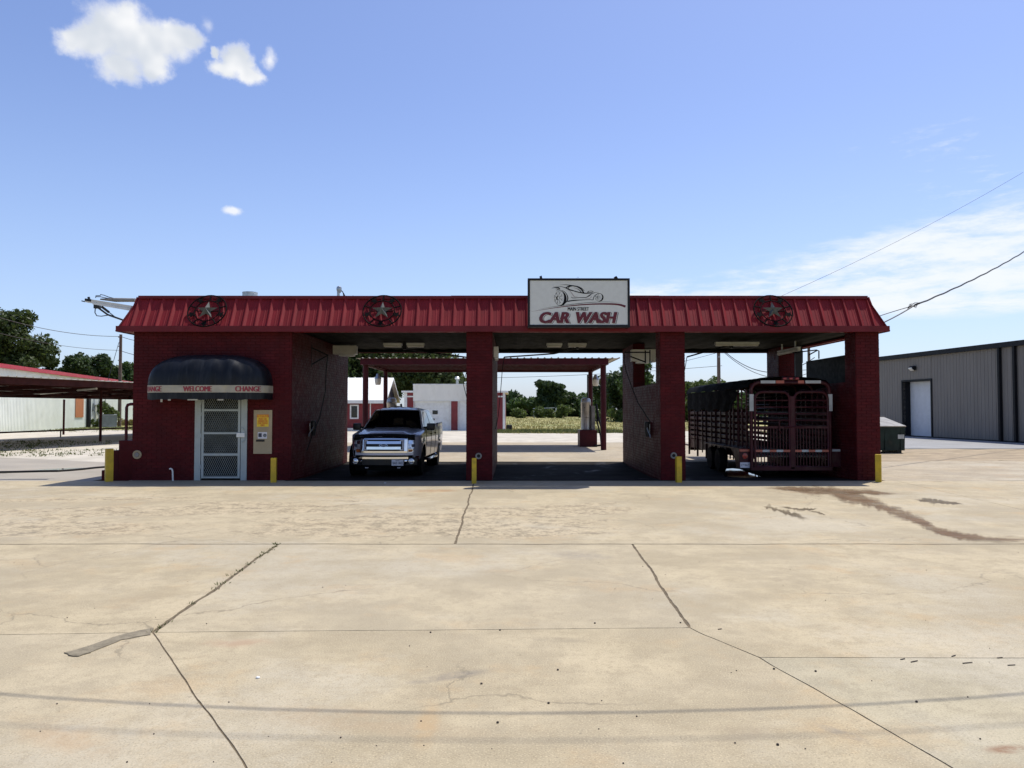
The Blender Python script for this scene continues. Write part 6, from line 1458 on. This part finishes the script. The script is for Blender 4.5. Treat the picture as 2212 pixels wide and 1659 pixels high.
p = gbp(on_b(1976), .02, 4.65); wl = thing('wall_lamp', 'black wall lamp above the white roller door', 'lamp', p, angb)
MB().prism([(0, -.14), (0, .14), (.16, .14), (.26, .06), (.26, -.02), (.12, -.14)], lambda a, z, h: (h, a, z), -.22, .22).build('housing', mDarkTrim, wl); MB().prism([(.12, -.17), (.29, -.05), (.29, .02), (.27, .04), (.262, -.03), (.12, -.142)], lambda a, z, h: (h, a, z), -.18, .18).build('lens', mTube, wl)
x, y = G(1905, 976); dm = thing('dumpster', 'dark green dumpster with grey lid beside the right end pier', 'dumpster', (15.2, 33.6, -.03), math.radians(4))
MB().prism([(-.75, .12), (.75, .12), (.85, 1.05), (.85, 1.48), (-.80, 1.12)], lambda y, z, h: (h, y, z), -1.55, 1.55).build('body', mGreen, dm)
MB().prism([(-.84, 1.125), (.88, 1.49), (.88, 1.535), (-.86, 1.165)], lambda y, z, h: (h, y, z), -1.57, 1.57).build('lid', mLid, dm)
for x in (-1.4, -.7, 0, .7, 1.4): MB().box(x - .05, x + .05, -.80, -.74, .15, 1.05).build('rib', mGreen, dm)
MB().box(1.551, 1.62, -.35, .35, .78, .98).box(-1.62, -1.551, -.35, .35, .78, .98).build('fork_pocket', mGreen, dm)
MB().box(1.22, 1.5, -.815, -.803, .62, .80).build('notice', mTapeW, dm); MB().tube([(-1.5, .9, 1.53), (1.62, .9, 1.53)], .035, 8).build('hinge_rod', mBlackMetal, dm); MB().box(-1.5, -1.3, -.6, .6, 0, .12).box(1.3, 1.5, -.6, .6, 0, .12).build('skid', mBlackMetal, dm)

# ================================================================== poles, cables
def pole(x, y, h, r, lab, arm=False):
    p_ = thing('utility_pole', lab, 'utility pole', (x, y, -.1), 0, 'utility poles')
    MB().tube([(0, 0, 0), (0, 0, h * .5), (0, 0, h)], [r, r * .9, r * .78], 10).build('shaft', mPole, p_, smooth=True)
    mb = MB()
    for z in (h - .35, h - 1.4, h - 3.0): mb.tube([(-.05, -r, z), (-.05, -r - .16, z)], .035, 6); mb.lathe([(.03, 0), (.06, .03), (.06, .10), (.03, .13)], (-.05, -r - .16, z - .05), 8)
    mb.build('insulator', mGreyBox, p_)
PL1 = AT(258, 900, 88.)
pole(PL1[0], 88., AT(258, 722.5, 88.)[2] + .1, .20, 'wooden utility pole behind the carport before the white building')
PL2 = AT(1553.5, 900, 60.); pole(PL2[0], 60., 9.0, .15, 'wooden utility pole seen through the trailer bay')
PL3 = AT(839, 900, 86.); pole(PL3[0], 86., 8.8, .26, 'pale pole standing in the trees behind the red house')
PL4 = AT(1749, 900, 75.); pole(PL4[0], 75., 8.9, .16, 'distant utility pole above the dark panel at right')
pole(31., 44.5, 12.5, .16, 'utility pole by the grey metal building out of view') if False else None
def cable(lab, a, b_, sag, r=.015, n=24, group='overhead cables', wav=0.):
    a = Vector(a); b_ = Vector(b_); P = []
    for i in range(n + 1):
        t_ = i / n; p = a + (b_ - a) * t_; p.z -= sag * 4 * t_ * (1 - t_); p.z += wav * math.sin(t_ * 90); P.append(p)
    return tag(MB().tube(P, r, 5).build('overhead_cable', mWire, smooth=True), lab, 'cable', group)
sp = AT(1975, 660, 27.)
cable('thick twisted black service cable rising to right from the splice', sp, (34., 46.5, 13.4), .35, .03, 60, wav=.012)
cable('black cable drooping from the splice behind right roof corner', sp, AT(1895, 703, 24.5), .03, .022)
cable('thin black cable from the splice to the right roof end', sp, AT(1870, 693, 26.5), -.02, .014)
ks = thing('cable_splice', 'tangled black cable splice in the sky beyond right roof corner', 'cable splice', sp)
mb = MB()
for k in range(5): mb.tube([(-.24, 0, -.13), (-.10, .03 * k, .02 + .05 * math.sin(k * 2)), (.02, -.02 * k, .10 - .05 * k), (.14, .02, .07 + .03 * math.cos(k * 3)), (.26, 0, .09)], .010, 5)
for (x, z) in ((-.06, -.03), (.12, .06)): mb.tube([(x - .07, 0, z - .025), (x + .07, 0, z + .03)], .03, 7)
mb.build('clamp', mWire, ks)
cable('thin high wire crossing the sky at upper right', AT(1640, 660, 34.), (24.5, 36.5, 13.2), .25, .007)
T1 = (PL1[0] + .1, 87.8, AT(258, 727, 88.)[2])
cable('overhead wire from left edge to the top of wooden pole', AT(-120, 645, 70.), T1, .9, .03)
cable('lower overhead wire left of wooden pole', AT(-120, 685, 70.), (PL1[0], 87.8, AT(258, 757, 88.)[2]), .7, .022)
cable('upper overhead wire right of wooden pole', T1, AT(330, 738, 84.), .2, .03)
cable('lower overhead wire right of wooden pole', (PL1[0], 87.8, AT(258, 757, 88.)[2]), AT(330, 772, 84.), .15, .03)
cable('slanting guy wire on left of wooden pole', (PL1[0], 87.6, AT(258, 740, 88.)[2]), AT(228, 840, 86.), .0, .03)
cable('faint wire across the sky in the middle bay', AT(980, 817, 95.), AT(1560, 790, 80.), .3, .022)
T2 = (PL2[0] + .1, 59.8, AT(1553, 752, 60.)[2])
cable('black wire sagging right from the pole behind the trailer', T2, AT(1760, 772, 58.), 1.5, .028)
cable('lower black wire sagging right from the pole behind the trailer', (T2[0], 59.8, T2[2] - .1), AT(1760, 800, 58.), 1.3, .022)
cable('thin wire left of the pole behind the trailer', AT(1380, 800, 66.), (T2[0], 59.9, T2[2] - .3), .1, .016)
cable('wire between pier and dark panel in the right bay', AT(1700, 800, 62.), AT(1830, 783, 66.), .2, .022)
# two service cables high over the lot, seen by the shadows they throw on the concrete
def shadow_cable(lab, h0, bend, ym, r):     # sideways bend is made up, to bow the shadow line it throws
    P = []
    for i in range(41):
        X = -15 + 30 * i / 40; P.append((X + SX * h0, ym + SY * h0 + bend * min(X * X, 30 + abs(X) * 2), h0 + .004 * X * X))
    return tag(MB().tube(P, r, 6).build('overhead_cable', mWire, smooth=True), lab, 'cable', 'cables over the lot')
shadow_cable('near overhead cable throwing the darker shadow line on the concrete', 6.0, .030, G(1106, 1541)[1], .0115)
shadow_cable('higher overhead cable throwing the faint shadow line on the concrete', 9.5, .026, G(1106, 1600)[1], .0075)
hz_pts = [G(u, v) for u, v in [(-60, 1021.5), (0, 1019.5), (45, 1017.2), (75, 1019), (110, 1018.6), (130, 1020.), (170, 1019.5), (200, 1018), (225, 1013.2)]]
tag(MB().tube([(x, y, .02) for x, y in [G(u, v) for u, v in [(-40, 1022), (40, 1020.5), (90, 1019.2), (125, 1018.8), (150, 1017.2), (180, 1014.5), (206, 1011.5), (240, 1009)]]], .034, 6).build('ground_hose', mBlack, smooth=True), 'black hose lying on the asphalt left of the bollard', 'hose')

# ================================================================== trees and bushes
def leaves(blist, n, size, seed, flat=.5, clump=.5, up=.15):
    rg = np.random.default_rng(seed); vol = np.array([b_[3] * b_[4] * b_[5] for b_ in blist]) ** .8; pick = rg.choice(len(blist), n, p=vol / vol.sum())
    B_ = np.array(blist)[pick]; C_ = []
    ncl = max(8, n // 26); cl = rg.normal(size=(ncl, 3)); cl /= np.linalg.norm(cl, axis=1)[:, None]; cl *= (rg.random(ncl)[:, None] ** .28)
    d = cl[rg.integers(0, ncl, n)] + rg.normal(size=(n, 3)) * .5 * clump * .32
    p = B_[:, :3] + d * B_[:, 3:6]
    nr = d / np.maximum(1e-6, np.linalg.norm(d, axis=1))[:, None] * flat + rg.normal(size=(n, 3)) * .7 + np.array([0, 0, up]); nr /= np.linalg.norm(nr, axis=1)[:, None]
    a = np.cross(nr, rg.normal(size=(n, 3))); a /= np.maximum(1e-6, np.linalg.norm(a, axis=1))[:, None]; b2 = np.cross(nr, a)
    s = size * (.5 + rg.random(n) * .9)[:, None]; w = s * (.35 + .3 * rg.random(n)[:, None])
    V = np.stack([p - a * s, p - b2 * w + nr * s * .12, p + a * s, p + b2 * w - nr * s * .1], axis=1).reshape(-1, 3)
    return V
def tree(name, lab, cat, loc, blist, n, size, m, seed, trunk_r=.3, limbs=5, group=None):
    t_ = thing(name, lab, cat, loc, 0, group); rg = random.Random(seed)
    V = leaves(blist, int(n * 1.7), size * .74, seed); o = link('crown', quads_mesh('crown', V, m), t_)
    mb = MB(); zt = min(b_[2] for b_ in blist); zm = max(b_[2] for b_ in blist); top = (0, 0, zt * .8 + zm * .2)
    mb.tube([(0, 0, -.15), (trunk_r * .3, 0, top[2] * .5), (0, trunk_r * .3, top[2])], [trunk_r * 1.25, trunk_r * .9, trunk_r * .6], 9)
    for i in range(min(limbs, len(blist) * 2)):
        b_ = blist[i % len(blist)]; e = (b_[0] + rg.uniform(-.4, .4) * b_[3], b_[1] + rg.uniform(-.4, .4) * b_[4], b_[2] + rg.uniform(-.2, .5) * b_[5]); st_ = top[2] * rg.uniform(.45, 1.0)
        mid_ = (e[0] * .5 + rg.uniform(-.3, .3), e[1] * .5, st_ * .5 + e[2] * .5 + .3); mb.tube([(0, 0, st_), mid_, e], [trunk_r * .5, trunk_r * .32, trunk_r * .1], 6)
    mb.build('trunk', mBark, t_, smooth=True); return t_
def crownset(rg, w, h0, h1, k=9, dep=None):   # a spread of rounded lumps filling a crown of width w between heights h0 and h1
    dep = dep or w * .9; L_ = []
    for i in range(k):
        z = h0 + (h1 - h0) * (.18 + .7 * (i + rg.random()) / k); f = math.sin(math.pi * min(.98, max(.12, (z - h0) / (h1 - h0) * .78 + .18))) ** .6
        x = rg.uniform(-.34, .34) * w * f; y = rg.uniform(-.36, .36) * dep * f; r = w * rg.uniform(.16, .25) * (.6 + .4 * f); rz = min(r * rg.uniform(.65, .95), (h1 - h0) * .45); z = min(z, h1 - rz * .95)
        L_.append((x, y, z, r, r, rz))
    return L_
rt = random.Random(11)
def place_tree(u, Y, w, h0, h1, lab, m, n=7000, size=.35, k=9, tr=.3, name='tree', seed=None, group='trees beyond the car wash', dep=None, cat='tree'):
    x = AT(u, 880, Y)[0]; s_ = seed or rt.randint(1, 9999); return tree(name, lab, cat, (x, Y, -.1), crownset(random.Random(s_), w, h0, h1, k, dep), n, size, m, s_, tr, 7, group)
# large oak and its neighbours behind the garage
place_tree(800, 92., 17., 3.2, 11.6, 'large dark oak behind the white roofed red house', mLeafOak, 15000, .34, 14, .55, 'oak_tree')
place_tree(930, 86., 12.5, 3.2, 9.6, 'spreading oak with bare limbs behind the red garage', mLeafOak, 9500, .32, 12, .5, 'oak_tree')
place_tree(690, 88., 14., 1.5, 9.5, 'dark oak left behind the white roofed house', mLeafDark, 8000, .36, 11, .45, 'oak_tree')
# the treeline across the field
TLN = [(1085, 215, 17, .4, 7.0, mLeafDark), (1112, 225, 13, .2, 5.6, mLeafMid), (1137, 205, 11, .2, 4.9, mLeafMid), (1183, 190, 10.5, .2, 10.0, mLeafDark), (1222, 200, 12., .2, 7.4, mLeafDark), (1252, 210, 12, .2, 6.2, mLeafMid), (1283, 200, 11, .1, 5.4, mLeafMid), (1160, 240, 12, .2, 4.2, mLeafMid), (1060, 240, 15, .2, 7.0, mLeafMid)]
TLL = ['dusky distant tree right behind the red garage corner', 'mid green tree beside the garage corner in the treeline', 'green tree above the pale metal frame', 'tallest round dark tree in the middle of the treeline', 'dark tree just right of the tallest treeline tree', 'green tree left of the right silver vacuum tank', 'green tree behind the right silver vacuum tank', 'low green tree in the treeline dip left of the tallest', 'far green tree partly behind the second pier']
for (u, Y, w_, a, b_, m), lab in zip(TLN, TLL): place_tree(u, Y, w_, a, b_, lab, m, 5200, .62, 10, .35)
place_tree(1336, 128., 11.5, .6, 8.0, 'dark round tree right of the canopy post', mLeafDark, 8000, .42, 10, .35)
place_tree(1372, 118., 8., 2.0, 10.6, 'tall thin tree behind the back pier of the middle bay', mLeafMid, 4200, .36, 9, .3)
place_tree(1405, 120., 9., .6, 7.6, 'green tree above the low wall right of the middle bay', mLeafMid, 5500, .38, 9, .3)
place_tree(1455, 140., 12., .4, 7.6, 'green tree hidden partly by the pier left of the trailer', mLeafMid, 4000, .45, 9, .3)
place_tree(1518, 120., 10.5, .4, 6.9, 'bright green tree above the trailer roof beside the pole', mLeafPale, 7000, .38, 10, .3)
place_tree(1600, 150., 15., .2, 5.4, 'low green tree behind the trailer', mLeafMid, 4500, .5, 9, .3)
place_tree(1652, 118., 7., .4, 6.4, 'green treetop left of the far pier of the trailer bay', mLeafMid, 4000, .36, 8, .25)
place_tree(1722, 112., 4.5, .4, 7.2, 'slender treetop between far pier and dark panel', mLeafMid, 2600, .34, 7, .22)
# shrubs at the field edge
for (u, Y, w_, h, m, lab) in [(1218, 165, 5.2, 3.0, mLeafPale, 'pale green shrub before the dark treeline'), (1268, 150, 4.2, 3.8, mLeafMid, 'green shrub left of the right vacuum tank'), (1125, 168, 4.5, 2.2, mLeafPale, 'yellow green bush at the left end of the field edge'), (1160, 172, 4.4, 2.6, mLeafPale, 'pale bush beside the metal frame at the field edge'), (1186, 170, 3.0, 2.0, mLeafPale, 'small pale bush under the tallest treeline tree'), (1330, 120, 7, 2.0, mLeafPale, 'yellow green bush under the dark tree right of canopy post')]:
    place_tree(u, Y, w_, -.2, h, lab, m, 900, .34, 8, .08, 'shrub', None, 'shrubs at the field edge', None, 'shrub')
# left side
place_tree(8, 116., 12.0, 3.0, 17.6, 'big tall dark tree behind the white building at far left', mLeafOak, 13000, .40, 16, .55, 'oak_tree', 4242)
place_tree(82, 122., 5.0, 4., 13.0, 'dark tree next to the big tree at far left', mLeafOak, 8000, .40, 11, .45, 'oak_tree')
place_tree(168, 128., 9.6, 1., 11.3, 'dense dark cedar left of the wooden pole', mLeafDark, 9000, .40, 12, .4)
place_tree(208, 132., 8.8, 1., 11.3, 'dense dark cedar nearer the wooden pole', mLeafDark, 7500, .40, 11, .4)
place_tree(262, 140., 8.5, 1., 10.9, 'loose green tree behind the wooden pole', mLeafMid, 5000, .42, 9, .35)
place_tree(300, 140., 9., 1., 10.2, 'green tree at the left end wall of the car wash', mLeafMid, 4500, .42, 9, .35)
q = Vector(AT(229, 900, 86.5)); tree('bush', 'leafy bush above the air conditioner by white wall', 'bush', (q.x, q.y, -.1), [(0, 0, 1.6, .9, .8, .9), (.7, .3, 1.2, .7, .6, .8), (-.5, .2, 2.2, .6, .6, .7)], 1500, .16, mLeafPale, 77, .06, 4)
q = Vector(AT(213, 900, 84.5)); tree('bush', 'low bush left of the air conditioner', 'bush', (q.x, q.y, -.1), [(0, 0, .4, .9, .7, .6)], 700, .15, mLeafPale, 78, .05, 3)
q = Vector(AT(276, 900, 92.)); tree('bush', 'dry brown brush pile by white wall at the steps', 'bush', (q.x, q.y, -.1), [(0, 0, .4, 1.6, .8, .5)], 900, .15, mGrassDry, 79, .05, 3)
